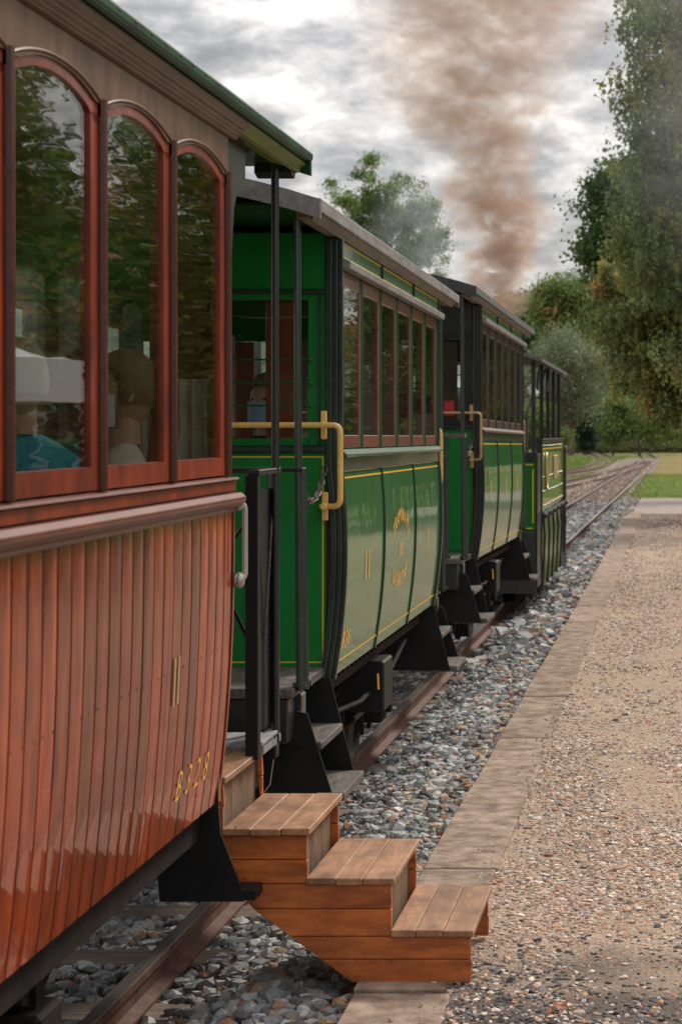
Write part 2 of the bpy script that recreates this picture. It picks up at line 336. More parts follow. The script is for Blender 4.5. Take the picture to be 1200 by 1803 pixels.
def text(body, size, m, name, parent, fn, shear=0, width=1, spacing=1, align='CENTER', bold=0):
    cu = bpy.data.curves.new(name, 'FONT'); cu.body = body; cu.size = size; cu.align_x = align; cu.align_y = 'CENTER'
    cu.shear = shear; cu.space_character = spacing; cu.offset = bold; cu.resolution_u = 4
    t = bpy.data.objects.new(name, cu); COL.objects.link(t)
    me = bpy.data.meshes.new_from_object(t.evaluated_get(bpy.context.evaluated_depsgraph_get()))
    bpy.data.objects.remove(t); bpy.data.curves.remove(cu)
    me.name = name
    for v in me.vertices: v.co = fn(v.co.x*width, v.co.y)
    me.materials.clear(); me.materials.append(M[m])
    o = bpy.data.objects.new(name, me); COL.objects.link(o); o.parent = parent
    return o
def lin(a, b, n): return [a+(b-a)*i/(n-1) for i in range(n)]

# numpy scatter of small solid shapes, one mesh
def ico():
    bm = bmesh.new(); bmesh.ops.create_icosphere(bm, subdivisions=1, radius=1)
    v = np.array([x.co[:] for x in bm.verts]); f = np.array([[x.index for x in q.verts] for q in bm.faces]); bm.free(); return v, f
IV, IF = ico()
OV = np.array([(1,0,0),(-1,0,0),(0,1,0),(0,-1,0),(0,0,1),(0,0,-1)], float); OF = np.array([(0,2,4),(2,1,4),(1,3,4),(3,0,4),(2,0,5),(1,2,5),(3,1,5),(0,3,5)])
def mesh_np(name, V, Fc, colr, m, parent=None, smooth=False):
    me = bpy.data.meshes.new(name); nv, nf, k = len(V), len(Fc), Fc.shape[1]
    me.vertices.add(nv); me.vertices.foreach_set('co', V.astype(np.float32).ravel())
    me.loops.add(nf*k); me.loops.foreach_set('vertex_index', Fc.astype(np.int32).ravel())
    me.polygons.add(nf); me.polygons.foreach_set('loop_start', np.arange(0, nf*k, k, dtype=np.int32)); me.polygons.foreach_set('loop_total', np.full(nf, k, np.int32))
    if not smooth: me.shade_flat()
    me.update(calc_edges=True)
    if colr is not None:
        a = me.color_attributes.new('col', 'FLOAT_COLOR', 'POINT'); a.data.foreach_set('color', np.hstack([colr, np.ones((nv,1))]).astype(np.float32).ravel())
    me.materials.append(M[m]); o = bpy.data.objects.new(name, me); COL.objects.link(o)
    if parent: o.parent = parent
    return o
CV = np.array([(x,y,z) for x in (-1,1) for y in (-1,1) for z in (-1,1)], float)*.78
CF = np.array([(0,1,3),(0,3,2),(4,6,7),(4,7,5),(0,4,5),(0,5,1),(2,3,7),(2,7,6),(0,2,6),(0,6,4),(1,5,7),(1,7,3)])
def stones(name, pos, size, cols, m, flat=.6, base='ico', jit=.28, smooth=False, parent=None):
    BV, BF = {'ico': (IV, IF), 'oct': (OV, OF), 'cube': (CV, CF)}[base]; n = len(pos); k = len(BV)
    if base == 'ico': BV = BV/(np.abs(BV).max(1,keepdims=True)**.75)*.9
    if base == 'cube': jit = .09
    v = BV[None]*(1+rng.normal(0, jit, (n,k,1)).clip(-.45,.5))+rng.normal(0, jit*(.35 if base != 'cube' else 2.3), (n,k,3)).clip(-.55,.55)
    sc = size[:,None]*np.stack([rng.uniform(.8,1.35,n), rng.uniform(.7,1.1,n), flat*rng.uniform(.7,1.3,n)],1)
    v = v*sc[:,None,:]
    a = rng.uniform(0, 2*PI, n); t = rng.normal(0, .35, n)
    c, s_ = np.cos(t)[:,None], np.sin(t)[:,None]; y, z = v[:,:,1].copy(), v[:,:,2].copy(); v[:,:,1] = y*c-z*s_; v[:,:,2] = y*s_+z*c
    c, s_ = np.cos(a)[:,None], np.sin(a)[:,None]; x, y = v[:,:,0].copy(), v[:,:,1].copy(); v[:,:,0] = x*c-y*s_; v[:,:,1] = x*s_+y*c
    V = (v+pos[:,None,:]).reshape(-1,3); Fc = (BF[None]+(np.arange(n)*k)[:,None,None]).reshape(-1,3)
    C = np.repeat(cols, k, 0)
    return mesh_np(name, V, Fc, C, m, parent, smooth)

# ------------------------------------------------------------------ ground, platform, track
tag(MB().grid(lambda x,y: (x,y,-.24), lin(-900,600,12), lin(-60,1500,12)).build('ground', 'grass', fix=False), kind='structure')
bed = MB().grid(lambda x,y: (x,y,-.222+(.12 if x > -1.3 else .0)-.25*(1 if x < -4.4 else 0)), [-4.6,-4.2,-3.4,-1.9,-1.25,-1.03], lin(1,175,40)).build('ballast_bed', 'ballast_bed', fix=False)
tag(bed, kind='structure')
plat = MB().grid(lambda x,y: (x,y,-.012), lin(-.735, 5.0, 8), lin(-4,47,20), thick=(0,0,-.2)).build('gravel_platform', 'gravel_path')
tag(plat, kind='structure')
# beyond the platform: grey path crossing
noise_col(mat('far_path', rough=.95), (.22,.18,.16), (.36,.31,.27), (1,1,1), 3, 8)
tag(MB().box(-1.02, 9, 47.2, 60, -.236, -.05).build('path_crossing', 'far_path'), kind='structure')
noise_col(mat('grass_bright', rough=.95, spec=.1), (.07,.11,.022), (.14,.18,.045), (1,1,1), .8, 9, .3, .54, c3=(.28,.22,.11), bump=1, bscale=10)
tag(MB().grid(lambda x,y: (x,y,-.10), [-1.2, 1, 4, 12], lin(60.1,92,8), thick=(0,0,-.12)).build('grass_verge', 'grass_bright'), kind='structure')
tag(MB().grid(lambda x,y: (x,y,-.04), [5.0, 12, 40], lin(-10,110,8), thick=(0,0,-.17)).build('grass_lawn', 'grass_bright'), kind='structure')

noise_col(mat('leaf_litter', rough=.95, spec=.1), (.09,.13,.03), (.22,.16,.06), (1,1,1), .8, 9, .36, .56, c3=(.32,.17,.08), bump=1, bscale=8)
tag(MB().grid(lambda x,y: (x,y,-.13), [-1.25, 1, 6, 30], lin(92.2,215,10), thick=(0,0,-.09)).build('leaf_litter_bank', 'leaf_litter'), kind='structure')
kerb = tag(empty('kerb', (-.88, 8, 0)), kind='structure')
ys = [2.9, 4.75, 6.62, 8.48, 10.3, 12.2, 14.1]
while ys[-1] < 46: ys.append(ys[-1]+1.87)
for i in range(len(ys)-1):
    j = random.uniform(-.006,.006); d0, d1 = ys[i]+.013-8, ys[i+1]-.013-8
    b = MB(); x0, x1 = -.155+j, .155+j+random.uniform(-.012,.012)
    n = 7
    # slightly ragged right edge where gravel creeps on
    poly = [(x0+random.uniform(-.004,.004), y) for y in lin(d0,d1,n)] + [(x1+random.uniform(-.01,.008), y) for y in lin(d1,d0,n)]
    b.prism(poly, 'z', -.24, random.uniform(-.004,.004))
    o = b.build('kerb_stone', 'kerb_concrete', kerb, bevel=.006, seg=2)

track = tag(empty('railway_track', (0,0,0)), kind='structure')
def smooth_path(pts, n):
    P_ = [Vector(p) for p in pts]; out = []
    for i in range(len(P_)-1):
        p0, p1, p2, p3 = P_[max(i-1,0)], P_[i], P_[i+1], P_[min(i+2,len(P_)-1)]
        for k in range(n):
            t = k/n; out.append(.5*((2*p1)+(p2-p0)*t+(2*p0-5*p1+4*p2-p3)*t*t+(3*p1-p0-3*p2+p3)*t*t*t))
    out.append(P_[-1]); return out
RZ = -.06; XC = -2.38
def rail_line(path, off, head='rail_top'):
    hd = MB(); bs = MB()
    prof_b = [(-.055,-.115),(.055,-.115),(.055,-.103),(.010,-.092),(.010,-.035),(.028,-.028),(.028,-.003),(-.028,-.003),(-.028,-.028),(-.010,-.035),(-.010,-.092),(-.055,-.103)]
    prof_h = [(-.024,-.004),(.024,-.004),(.022,0.0),(-.022,0.0)]
    for mb_, pr in ((bs, prof_b), (hd, prof_h)):
        n = len(pr); o = 0
        for i, p in enumerate(path):
            t = (path[min(i+1,len(path)-1)]-path[max(i-1,0)]).normalized(); r = Vector((t.y,-t.x,0))
            for q in pr: mb_.v.append(tuple(p+r*(off+q[0])+Vector((0,0,RZ+q[1]))))
        for i in range(len(path)-1):
            for k in range(n): mb_.f.append((i*n+k, i*n+(k+1)%n, (i+1)*n+(k+1)%n, (i+1)*n+k))
    r = bs.build('rail', 'rail_rust', track); hd.build('rail_head', head, r)
main = smooth_path([(XC,-6,0),(XC,8,0),(XC,35,0),(-2.12,80,0),(-1.86,135,0),(-2.1,175,0),(-4.4,240,0),(-11,320,0)], 10)
rail_line(main, .525); rail_line(main, -.525)
side = smooth_path([(-14,20,0),(-9,40,0),(-5.6,62,0),(-3.9,84,0),(-2.6,112,0),(-1.95,140,0)], 8)
rail_line(side, .525, 'rail_rust'); rail_line(side, -.525, 'rail_rust')
third = smooth_path([(-12,50,0),(-8.6,75,0),(-5.6,105,0),(-4.8,135,0),(-6.6,190,0),(-13,270,0)], 8)
rail_line(third, .525, 'rail_rust'); rail_line(third, -.525, 'rail_rust')
noise_col(mat('track_earth', rough=.95), (.09,.06,.04), (.26,.20,.15), (1,1,1), 1.5, 8)
for pth, zz in ((side,-.196),(third,-.200)):
    b = MB()
    for i, p in enumerate(pth):
        t = (pth[min(i+1,len(pth)-1)]-pth[max(i-1,0)]).normalized(); q = Vector((t.y,-t.x,0))
        for w_ in (-1.1,1.1): v_ = p+q*w_; b.v.append((v_.x, v_.y, zz))
    for i in range(len(pth)-1): b.f.append((2*i,2*i+1,2*i+3,2*i+2))
    tag(b.build('track_bed', 'track_earth', fix=False), kind='structure')
sm = MB().box(-.95,.95,-.11,.11,-.13,0); first = None
for k in range(75):
    y = 4.05+k*.74
    if first is None: first = sm.build('sleeper', 'sleeper_wood', track, bevel=.012); o = first
    else: o = first.copy(); COL.objects.link(o)
    o.location = (XC+random.uniform(-.03,.03), y, RZ-.116); o.rotation_euler = (0, 0, random.uniform(-.015,.015))
fm = MB()
for k in range(110):
    y = 60+k*.9
    if y < 155: fm.box(XC-.5+min(.5,(y-40)*.005)-.45, XC-.5+min(.5,(y-40)*.005)+1.45, y-.12, y+.12, -.25, RZ-.11)
o = fm.build('far_sleepers', 'sleeper_wood', track); o['kind'] = 'stuff'

# ballast stones
def pal(n, choices, w, var=.18):
    c = np.array(choices)[rng.choice(len(choices), n, p=np.array(w)/sum(w))]; return (c*rng.uniform(1-var,1+var,(n,1))*rng.normal(1,.02,(n,3))).clip(.01,.9)
GREYS = [(.23,.235,.24),(.36,.367,.365),(.48,.485,.47),(.12,.125,.13),(.27,.25,.225),(.32,.17,.11),(.40,.29,.19),(.58,.55,.50)]
def bh(x):   # ballast top height across the bed
    z = np.full_like(x, -.198)
    z = np.where(x > -1.74, -.198+.13*np.clip((x+1.74)/.35,0,1), z)
    z = np.where(x < -3.1, -.198+.08*np.clip((-3.1-x)/.3,0,1), z)
    return z
def ballast(name, y0, y1, dens, s0, s1, base, x0=-3.9, x1=-1.04):
    n = int((y1-y0)*(x1-x0)*dens); x = rng.uniform(x0,x1,n); y = rng.uniform(y0,y1,n)
    keep = (np.abs(x-(XC+.525)) > .06) & (np.abs(x-(XC-.525)) > .06)
    # leave sleeper tops partly bare
    ph = np.abs(((y-4.05+.37) % .74)-.37)
    keep &= ~((ph < .10) & (x > XC-.95) & (x < XC+.93) & (rng.uniform(0,1,n) < .9))
    x, y = x[keep], y[keep]; n = len(x)
    size = rng.uniform(s0,s1,n)*np.where(rng.uniform(0,1,n) < .10, 1.45, 1); z = bh(x)+rng.uniform(-.03,.012,n)+.2*(size-.02)
    nearkerb = np.clip((x+1.45)/.4, 0, 1)
    cols = pal(n, GREYS, [5,6,4.5,3,2,.9,.8,.9])
    warm = rng.uniform(0,1,n) < .32*nearkerb
    if y0 > 50: warm = rng.uniform(0,1,n) < .62
    cols[warm] = pal(int(warm.sum()), [(.40,.24,.13),(.46,.34,.24),(.34,.16,.10),(.5,.44,.36)], [3,3,2,2])
    o = stones(name, np.stack([x,y,z],1), size, cols, 'stone', .82, base, .15); tag(o, kind='stuff')
ballast('ballast', 5.2, 17, 800, .018, .033, 'ico')
ballast('ballast_chips', 5.2, 17, 450, .014, .024, 'cube')
ballast('far_ballast', 17, 60, 260, .028, .046, 'cube', -3.9, -1.0)
ballast('distant_ballast', 60, 135, 45, .03, .06, 'oct', -3.5, -1.35)
# platform pebbles
def pebbles(name, y0, y1, x0, x1, dens, s0, s1, base):
    n = int((y1-y0)*(x1-x0)*dens); y = rng.uniform(y0,y1,n); x = rng.uniform(x0,x1,n)
    # bare patches of sand, thin on the kerb side
    nzv = np.array([mnoise.noise(Vector((a*2.3,b*1.1,3.7))) for a,b in zip(x,y)])
    keep = rng.uniform(0,1,n) < np.clip(.62+nzv*1.3, .12, 1)
    x, y = x[keep], y[keep]; n = len(x)
    size = rng.uniform(s0,s1,n)*np.where(rng.uniform(0,1,n) < .06, 1.7, 1)
    cols = pal(n, [(.56,.43,.34),(.40,.29,.22),(.72,.63,.54),(.46,.22,.14),(.15,.14,.14),(.30,.27,.26),(.56,.36,.24)], [5,5,4,2.2,2,2,2.5])
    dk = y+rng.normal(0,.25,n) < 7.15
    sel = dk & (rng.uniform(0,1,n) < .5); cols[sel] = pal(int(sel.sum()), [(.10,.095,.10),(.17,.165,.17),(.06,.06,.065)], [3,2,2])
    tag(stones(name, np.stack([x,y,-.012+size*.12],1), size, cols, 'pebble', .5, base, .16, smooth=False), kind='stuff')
pebbles('platform_pebbles', 5.9, 13, -.745, .4, 3600, .0035, .0115, 'ico')
pebbles('platform_gravel', 13, 46, -.745, 1.2, 620, .008, .018, 'oct')
# scattered grit lying on the kerb edge
n = 260; y = rng.uniform(6, 18, n); x = -.725-np.abs(rng.normal(0,.055,n)); 
tag(stones('kerb_grit', np.stack([x.clip(-1.02,-.7),y,np.full(n,.004)],1), rng.uniform(.003,.009,n), pal(n, [(.5,.4,.32),(.3,.22,.17),(.15,.14,.14)], [3,2,1]), 'pebble', .5, 'ico', .2), kind='stuff')

# ------------------------------------------------------------------ coach bits shared
def wheelset(root, y, r=.36, z=None):
    z = RZ+r if z is None else z
    for s in (1,-1):
        b = MB(); n = 32; xs = [(.48,r*.90),(.48,r*1.07),(.505,r*1.07),(.51,r),(.60,r),(.60,r*.86),(.57,r*.84),(.57,r*.3),(.62,r*.28),(.62,.0)]
        for i,(xx,rr) in enumerate(xs):
            for k in range(n): g = 2*PI*k/n; b.v.append((s*xx, y+rr*math.cos(g), z+rr*math.sin(g)))
        for i in range(len(xs)-1):
            for k in range(n): b.f.append((i*n+k, i*n+(k+1)%n, (i+1)*n+(k+1)%n, (i+1)*n+k))
        w = b.build('wheel', 'underframe', root, smooth=True)
        # axle box, spring and horn guides
        a = MB().box(s*.64, s*.78, y-.10, y+.10, z-.10, z+.10); a.tube([(s*.78,y,z),(s*.82,y,z)], .055, 12)
        a.build('axle_box', 'underframe', root, bevel=.012)
        sp = MB()
        for k in range(6):
            L = .42-.055*k; zz = z+.20-.016*k
            sp.grid(lambda t,w_: (s*(.70+w_), y+t*L, zz-.045*(1-t*t)+.045), lin(-1,1,9), [-.035,.035], thick=(0,0,-.012))
        sp.box(s*.66,s*.75,y-.035,y+.035,z+.10,z+.26); sp.build('leaf_spring', 'underframe', root)
        hg = MB(); 
        for q in (-1,1): hg.prism([(y+q*.12,z-.16),(y+q*.15,z-.16),(y+q*.30,z+.36),(y+q*.12,z+.36)], 'x', s*.66, s*.68)
        hg.build('axle_guard', 'underframe', root)
        bk = MB().box(s*.50,s*.60,y+r*1.0,y+r*1.12,z-.12,z+.12).tube([(s*.55,y+r*1.1,z+.1),(s*.55,y+r*1.15,z+.36)], .015, 6)
        bk.build('brake_block', 'underframe', root)
    MB().tube([(-.6,y,z),(.6,y,z)], .055, 12).build('axle', 'underframe', root)
def bent(pts, r=.04, n=5):
    """round the corners of a polyline"""
    pts = [Vector(p) for p in pts]; out = [pts[0]]
    for i in range(1, len(pts)-1):
        a, b, c = pts[i-1], pts[i], pts[i+1]; p = b+(a-b).normalized()*r; q = b+(c-b).normalized()*r
        for k in range(n+1): t = k/n; out.append(p*(1-t)**2+b*2*t*(1-t)+q*t*t)
    out.append(pts[-1]); return out
def chain(name, p0, p1, sag, m, parent, n=14, r=.012):
    p0, p1 = Vector(p0), Vector(p1); b = MB()
    for i in range(n):
        t = (i+.5)/n; c = p0.lerp(p1, t)+Vector((0,0,-sag*4*t*(1-t)))
        t2 = t+.01; c2 = p0.lerp(p1, t2)+Vector((0,0,-sag*4*t2*(1-t2))); d = (c2-c).normalized()
        s_ = Vector((1,0,0)) if i % 2 else d.cross(Vector((1,0,0))).normalized()
        L = (p1-p0).length/n*.75+sag/n
        ring = [c+d*L*math.cos(g)+s_*r*math.sin(g) for g in lin(0,2*PI,9)]
        b.tube(ring, .0035, 5, cap=False)
    return b.build(name, m, parent)
def step_set(root, ye, s, e0, e1, zs, us, ztop, upl):
    """black side plates with wooden treads under a platform corner. e measured outward from the body end"""
    def Y(e): return ye+s*e
    for sd in (1,-1):
        for e in (e0, e1):
            poly = [(sd*(upl[0]), ztop), (sd*upl[1], ztop), (sd*upl[2], zs[-1]-.02), (sd*upl[0], zs[-1]-.02)]
            MB().prism(poly, 'y', Y(e), Y(e)+s*.012).build('step_plate', 'black_plate', root)
        for z, u in zip(zs, us):
            MB().box(sd*(u-.24), sd*u, min(Y(e0+.014),Y(e1-.002)), max(Y(e0+.014),Y(e1-.002)), z-.035, z).build('step_tread', 'deck_wood', root, bevel=.006)

# ------------------------------------------------------------------ green coaches
def green_coach(name, origin, vp, lift, pal_, L=3.8, E=.78):
    root = empty(name, origin, (-(vp[1]-VY)/F, 0, -(vp[0]-VX)/F))
    root.location.z = lift
    ZB, ZW, ZT = .77, 1.655, 2.62; HW = .96
    def prof(z):
        t = (1.66-z)/.89; t = max(0,min(1.02,t)); return HW+.102*t-.132*t*t
    third = L/3
    # lower side panels, right side detailed
    for i in range(3):
        y0, y1 = i*third+.016, (i+1)*third-.016
        MB().grid(lambda y,z: (prof(z), y, z), lin(y0,y1,4), lin(ZB+.0,1.64,16), thick=(-.03,0,0)).build('side_panel', 'green_side', root, smooth=True)
        ln = MB()
        for zz, w in ((1.612,.008), (.825,.008)):
            ln.grid(lambda y,z: (prof(z)+.0025, y, z), [y0+.01,y1-.01], lin(zz,zz+w,2), thick=(-.001,0,0))
        ln.build('lining', 'yellow_line', root)
    for i in range(0,4):
        yc = i*third; w = .012 if 0 < i < 3 else .010; yc = min(max(yc,.012), L-.012)
        MB().grid(lambda y,z: (prof(z)+.008, y, z), [yc-w,yc+w], lin(ZB-.005,1.645,14), thick=(-.03,0,0)).build('cover_strip', pal_['strip'], root, smooth=True)
    MB().grid(lambda y,z: (-prof(z), y, z), [0,L], lin(ZB,1.66,12), thick=(.03,0,0)).build('side_panel', 'green_side', root, smooth=True)
    # waist band and sill
    bx('waist_band', 'waist_band', root, HW-.03, HW+.012, 0, L, 1.642, 1.703)
    MB().prism([(HW-.03,1.704),(HW+.034,1.704),(HW+.036,1.716),(HW+.01,1.738),(HW-.03,1.742)], 'y', -.01, L+.01).build('sill', 'green_trim' if not pal_['black'] else 'dark_brown_frame', root, bevel=.003)
    bx('waist_band', 'green_dark', root, -HW-.01, -HW+.03, 0, L, 1.662, 1.742)
    # windows
    nW = 6; pitch = (L-.06)/nW
    for i in range(nW+1):
        y = .03+i*pitch
        for sd in (1,-1):
            MB().tube([(sd*(HW-.004),y,1.735),(sd*(HW-.004),y,2.515)], .0105, 8).build('mullion', pal_['mull'], root, smooth=True) if sd > 0 else None
            MB().box(min(sd*(HW-.045),sd*(HW-.004)), max(sd*(HW-.045),sd*(HW-.004)), y-.016, y+.016, 1.742, 2.512).build('window_post', pal_['mull'], root)
    for sd in (1,-1):
        for i in range(nW):
            y0, y1 = .03+i*pitch+.0165, .03+(i+1)*pitch-.0165; f = .048
            b = MB(); xa, xb = sd*(HW-.035), sd*(HW-.003); xa, xb = min(xa,xb), max(xa,xb)
            b.box(xa,xb,y0,y0+f*.6,1.744,2.51); b.box(xa,xb,y1-f,y1,1.744,2.51)
            b.box(xa,xb,y0+f*.6,y1-f,1.744,1.80); b.box(xa,xb,y0+f*.6,y1-f,2.445,2.51)
            fr = b.build('window_frame', pal_['frame'], root, bevel=.003)
            MB().box(sd*(HW-.009)-.002, sd*(HW-.009)+.002, y0+f*.6-.004, y1-f+.004, 1.796, 2.449).build('window_pane', 'glass', fr)
    # letter board
    for sd in (1,-1):
        xa, xb = sorted((sd*(HW-.03), sd*(HW+.004)))
        bx('letter_board', 'green_frieze', root, xa, xb, 0, L, 2.512, 2.64)
    MB().prism([(HW+.005,2.508),(HW+.045,2.508),(HW+.048,2.54),(HW+.02,2.552),(HW+.005,2.552)], 'y', 0, L).build('cornice_rail', 'grey_fascia', root, bevel=.003)
    for i in range(3):
        ln = MB(); y0, y1 = i*third+.03, (i+1)*third-.03
        for zz in (2.56, 2.618): ln.box(HW+.0045,HW+.0065,y0,y1,zz,zz+.006)
        ln.build('lining', 'yellow_line', root)
        if i: bx('cover_strip', pal_['strip'], root, HW+.0045, HW+.016, i*third-.008, i*third+.008, 2.553, 2.63)
    # roof: shallow arch with grey edge
    RW = 1.005
    def rz(u): return 2.70+.15*(1-abs(u/RW)**2.2)
    MB().grid(lambda y,u: (u,y,rz(u)), lin(-E-.02,L+E+.02,4), lin(-RW,RW,25), thick=(0,0,-.022)).build('roof', 'roof_felt', root, smooth=True)
    for sd in (1,-1):
        MB().prism([(sd*(RW-.004),2.66),(sd*(RW+.012),2.66),(sd*(RW+.012),2.712),(sd*(RW+.0),2.716)], 'y', -E-.03, L+E+.03).build('roof_edge', pal_['fascia'], root, bevel=.003)
        MB().prism([(sd*(HW+.006),2.632),(sd*(HW+.014),2.632),(sd*(HW+.020),2.645),(sd*(RW-.006),2.662),(sd*(RW-.006),2.676),(sd*(HW-.05),2.676),(sd*(HW-.05),2.642),(sd*(HW+.006),2.642)], 'y', -E+.02, L+E-.02).build('roof_moulding', 'grey_soffit', root, bevel=.002)
    for ye, s in ((0,-1),(L,1)):
        yb = ye+s*(E+.022)
        MB().grid(lambda u,k: (u, yb+k*s*.02, rz(u)+.012), lin(-RW-.01,RW+.01,17), [0,1], thick=(0,0,-.075)).build('roof_end_board', pal_['fascia'] if not pal_['black'] else 'black_smooth', root, smooth=True)
        MB().grid(lambda u,k: (u, ye+s*(.0+k*E), min(rz(u)-.04, 2.70)), lin(-HW,HW,13), [0,1], thick=(0,0,-.012)).build('platform_ceiling', 'green_dark' if not pal_['black'] else 'black_smooth', root)
    # interior shell
    bx('floor', 'interior_wood', root, -HW+.05, HW-.05, .03, L-.03, .80, .84)
    bx('ceiling', 'interior_ceiling', root, -HW+.04, HW-.04, .03, L-.03, 2.625, 2.64)
    for sd in (1,-1):
        xa, xb = sorted((sd*(HW-.06), sd*(HW-.042))); bx('inner_panel', 'interior_wood', root, xa, xb, .03, L-.03, .84, 1.74)
        xa, xb = sorted((sd*(HW-.06), sd*(HW-.44))); bx('bench', 'interior_wood', root, xa, xb, .2, L-.2, 1.18, 1.23)
    # ends
    for ye, s in ((0,-1),(L,1)):
        def Y(e): return ye+s*e
        def eb(nm, m, x0,x1,e0,e1,z0,z1, bevel=.003):
            a, b_ = sorted((Y(e0),Y(e1))); return bx(nm, m, root, x0,x1,a,b_,z0,z1, bevel=bevel)
        for sd in (1,-1):
            # ribbed corner post following the side curve
            for (ua, ub, e0, e1) in ((-.052,-.028,-.01,.030),(-.027,-.005,-.01,.022),(-.004,.016,-.02,.014)):
                b = MB(); 
                b.grid(lambda k,z: (sd*(prof(z)+(ua if k == 0 else ub)), Y(e1), z), [0,1], lin(.76,2.64,22), thick=(0,-s*(e1-e0),0))
                b.build('corner_post', pal_['post'], root, bevel=.003)
        G = pal_['end']
        eb('end_panel', pal_['end_up'], -.905,.905, 0,.012, 2.418,2.66)
        eb('end_rail', pal_['strip2'], -.905,.905, .0125,.028, 2.400,2.418)
        # window frame wall pieces
        eb('end_frame', G, .83,.905, 0,.012, 1.753,2.417); eb('end_frame', G, -.905,-.83, 0,.012, 1.753,2.417)
        eb('end_frame', G, -.8295,.8295, 0,.012, 2.375,2.417); eb('end_frame', G, -.8295,.8295, 0,.012, 1.753,1.785)
        for sd in (1,-1): eb('end_strip', pal_['strip2'], min(sd*.872,sd*.884), max(sd*.872,sd*.884), .0125,.022, 1.756,2.40)
        eb('end_rail', pal_['strip2'], -.905,.905, .0,.03, 1.727,1.752)
        eb('end_panel', pal_['end_low'], -.905,.905, 0,.012, .80,1.726); eb('end_sill', pal_['strip2'], -.90,.90, 0,.03, .765,.799)
        b = MB(); a0, a1 = sorted((Y(.0123),Y(.0135)))
        for (x0,x1,z0,z1) in ((-.88,.895,1.704,1.710),(-.88,.895,.832,.838),(.889,.895,.838,1.704),(-.88,-.874,.838,1.704)): b.box(x0,x1,a0,a1,z0,z1)
        b.build('lining', 'yellow_line' if not pal_['black'] else 'black_smooth', root)
        p = MB().box(-.82,.82,min(Y(-.02),Y(-.024)),max(Y(-.02),Y(-.024)),1.79,2.37).build('end_pane', 'glass', root)
        # sliding door leaf seen through the glass
        eb('end_door', 'door_wood' if not pal_['black'] else 'dark_brown_frame', .64,.79, -.05,-.03, .84,2.37)
        eb('end_door', 'door_wood' if not pal_['black'] else 'dark_brown_frame', -.35,-.15, -.05,-.03, .84,2.37)
        for zb in (2.12,2.022,1.925):
            MB().tube([(-.83,Y(.022),zb),(.835,Y(.022),zb)], .0045, 6).ball((.84,Y(.022),zb), .011).build('window_bar', pal_['bar'], root)
        # deck, headstock
        for k in range(5):
            e0 = .03+k*.148; eb('deck_board', 'deck_wood', -.90,.90+.0*k, e0, e0+.144, .775,.815, bevel=.005)
        eb('headstock', pal_['head'], -.88,.88, .60,.76, .60,.774, bevel=.006)
        for sd in (1,-1):
            xa, xb = sorted((sd*.72, sd*.905)); eb('deck_bracket', pal_['head'], xa, xb, .50,.60, .68,.774, bevel=.006)
        # full-height posts, short posts, rails
        for sd in (1,-1):
            u = sd*.915
            MB().tube([(u,Y(.70),.80),(u-sd*.010,Y(.71),2.66)], .0145, 10).tube([(u,Y(.70),.815),(u,Y(.70),.83)], .028, 10).build('roof_post', pal_['pole'], root, smooth=True)
            MB().tube([(u+sd*.012,Y(.655),.80),(u+sd*.004,Y(.655),1.665)], .0165, 8).tube([(u+sd*.012,Y(.655),.815),(u+sd*.012,Y(.655),.83)], .030, 10).build('rail_post', pal_['pole'], root, smooth=True)
            MB().tube([(sd*.80,Y(.70),.80),(sd*.80,Y(.70),1.66)], .014, 8).tube([(sd*.80,Y(.70),.815),(sd*.80,Y(.70),.83)], .026, 10).build('rail_post', pal_['pole'], root, smooth=True)
            MB().tube([(sd*.42,Y(.70),.80),(sd*.42,Y(.70),1.66)], .012, 8).build('rail_post', pal_['pole'], root, smooth=True)
            chain('chain', (u,Y(.66),1.60), (sd*.905,Y(.04),1.665), .10, 'chain_rust', root)
        eb('rail_top', pal_['railtop'], -.93,.93, .64,.72, 1.655,1.672+(.012 if pal_['black'] else 0))
        eb('rail_panel', 'black_smooth', -.78,.775, .705,.712, .84,1.63) if pal_['black'] else None
        # handrails wrapping the corner
        for sd in (1,-1):
            z1, z0 = 1.842, 1.498
            pts = bent([(sd*.30,Y(.075),z1),(sd*.975,Y(.075),z1),(sd*.975,Y(.075),z0),(sd*.915,Y(.06),z0),(sd*.89,Y(.03),z0)], .035)
            MB().tube(pts, .0125 if not pal_['black'] else .010, 10).build('handrail', pal_['brass'], root, smooth=True)
            for (uu, zz) in ((.90,z1),(.905,z0)):
                b = MB()
                xa, xb = sorted((sd*(uu-.013), sd*(uu+.013))); ya, yb = sorted((Y(.030),Y(.042))); b.box(xa,xb,ya,yb,zz-.06,zz+.06)
                b.tube([(sd*uu,Y(.041),zz),(sd*uu,Y(.085),zz)], .016, 8)
                b.build('handrail_bracket', pal_['brass'], root, bevel=.004)
        step_set(root, ye, s, .66, .03, (.60,.42), (.955,1.045), .775, (.55,.935,1.03)) if False else None
        for e in (.61, .05):
            for sd in (1,-1):
                poly = [(sd*.60,.772),(sd*.93,.772 if e < .3 else .70),(sd*1.035,.36),(sd*.56,.36)]
                pl_ = MB().prism(poly, 'y', Y(e), Y(e)+s*.012).build('step_plate', 'black_plate', root)
                if sd > 0:
                    bb = MB(); ye_ = Y(e) if s > 0 else Y(e)-.012
                    for (ux, uz) in ((.66,.73),(.84,.73),(.70,.57),(.90,.57),(.70,.40),(.98,.40)): bb.tube([(ux,ye_+.001,uz),(ux,ye_-.007,uz)], .010, 6)
                    tag(bb.build('bolts', 'underframe', pl_), kind='stuff')
        for sd in (1,-1):
            for z, u in ((.585,.985),(.385,1.075)):
                xa, xb = sorted((sd*(u-.25), sd*u)); eb('step_tread', 'deck_wood', xa, xb, .064,.606, z-.035,z, bevel=.006)
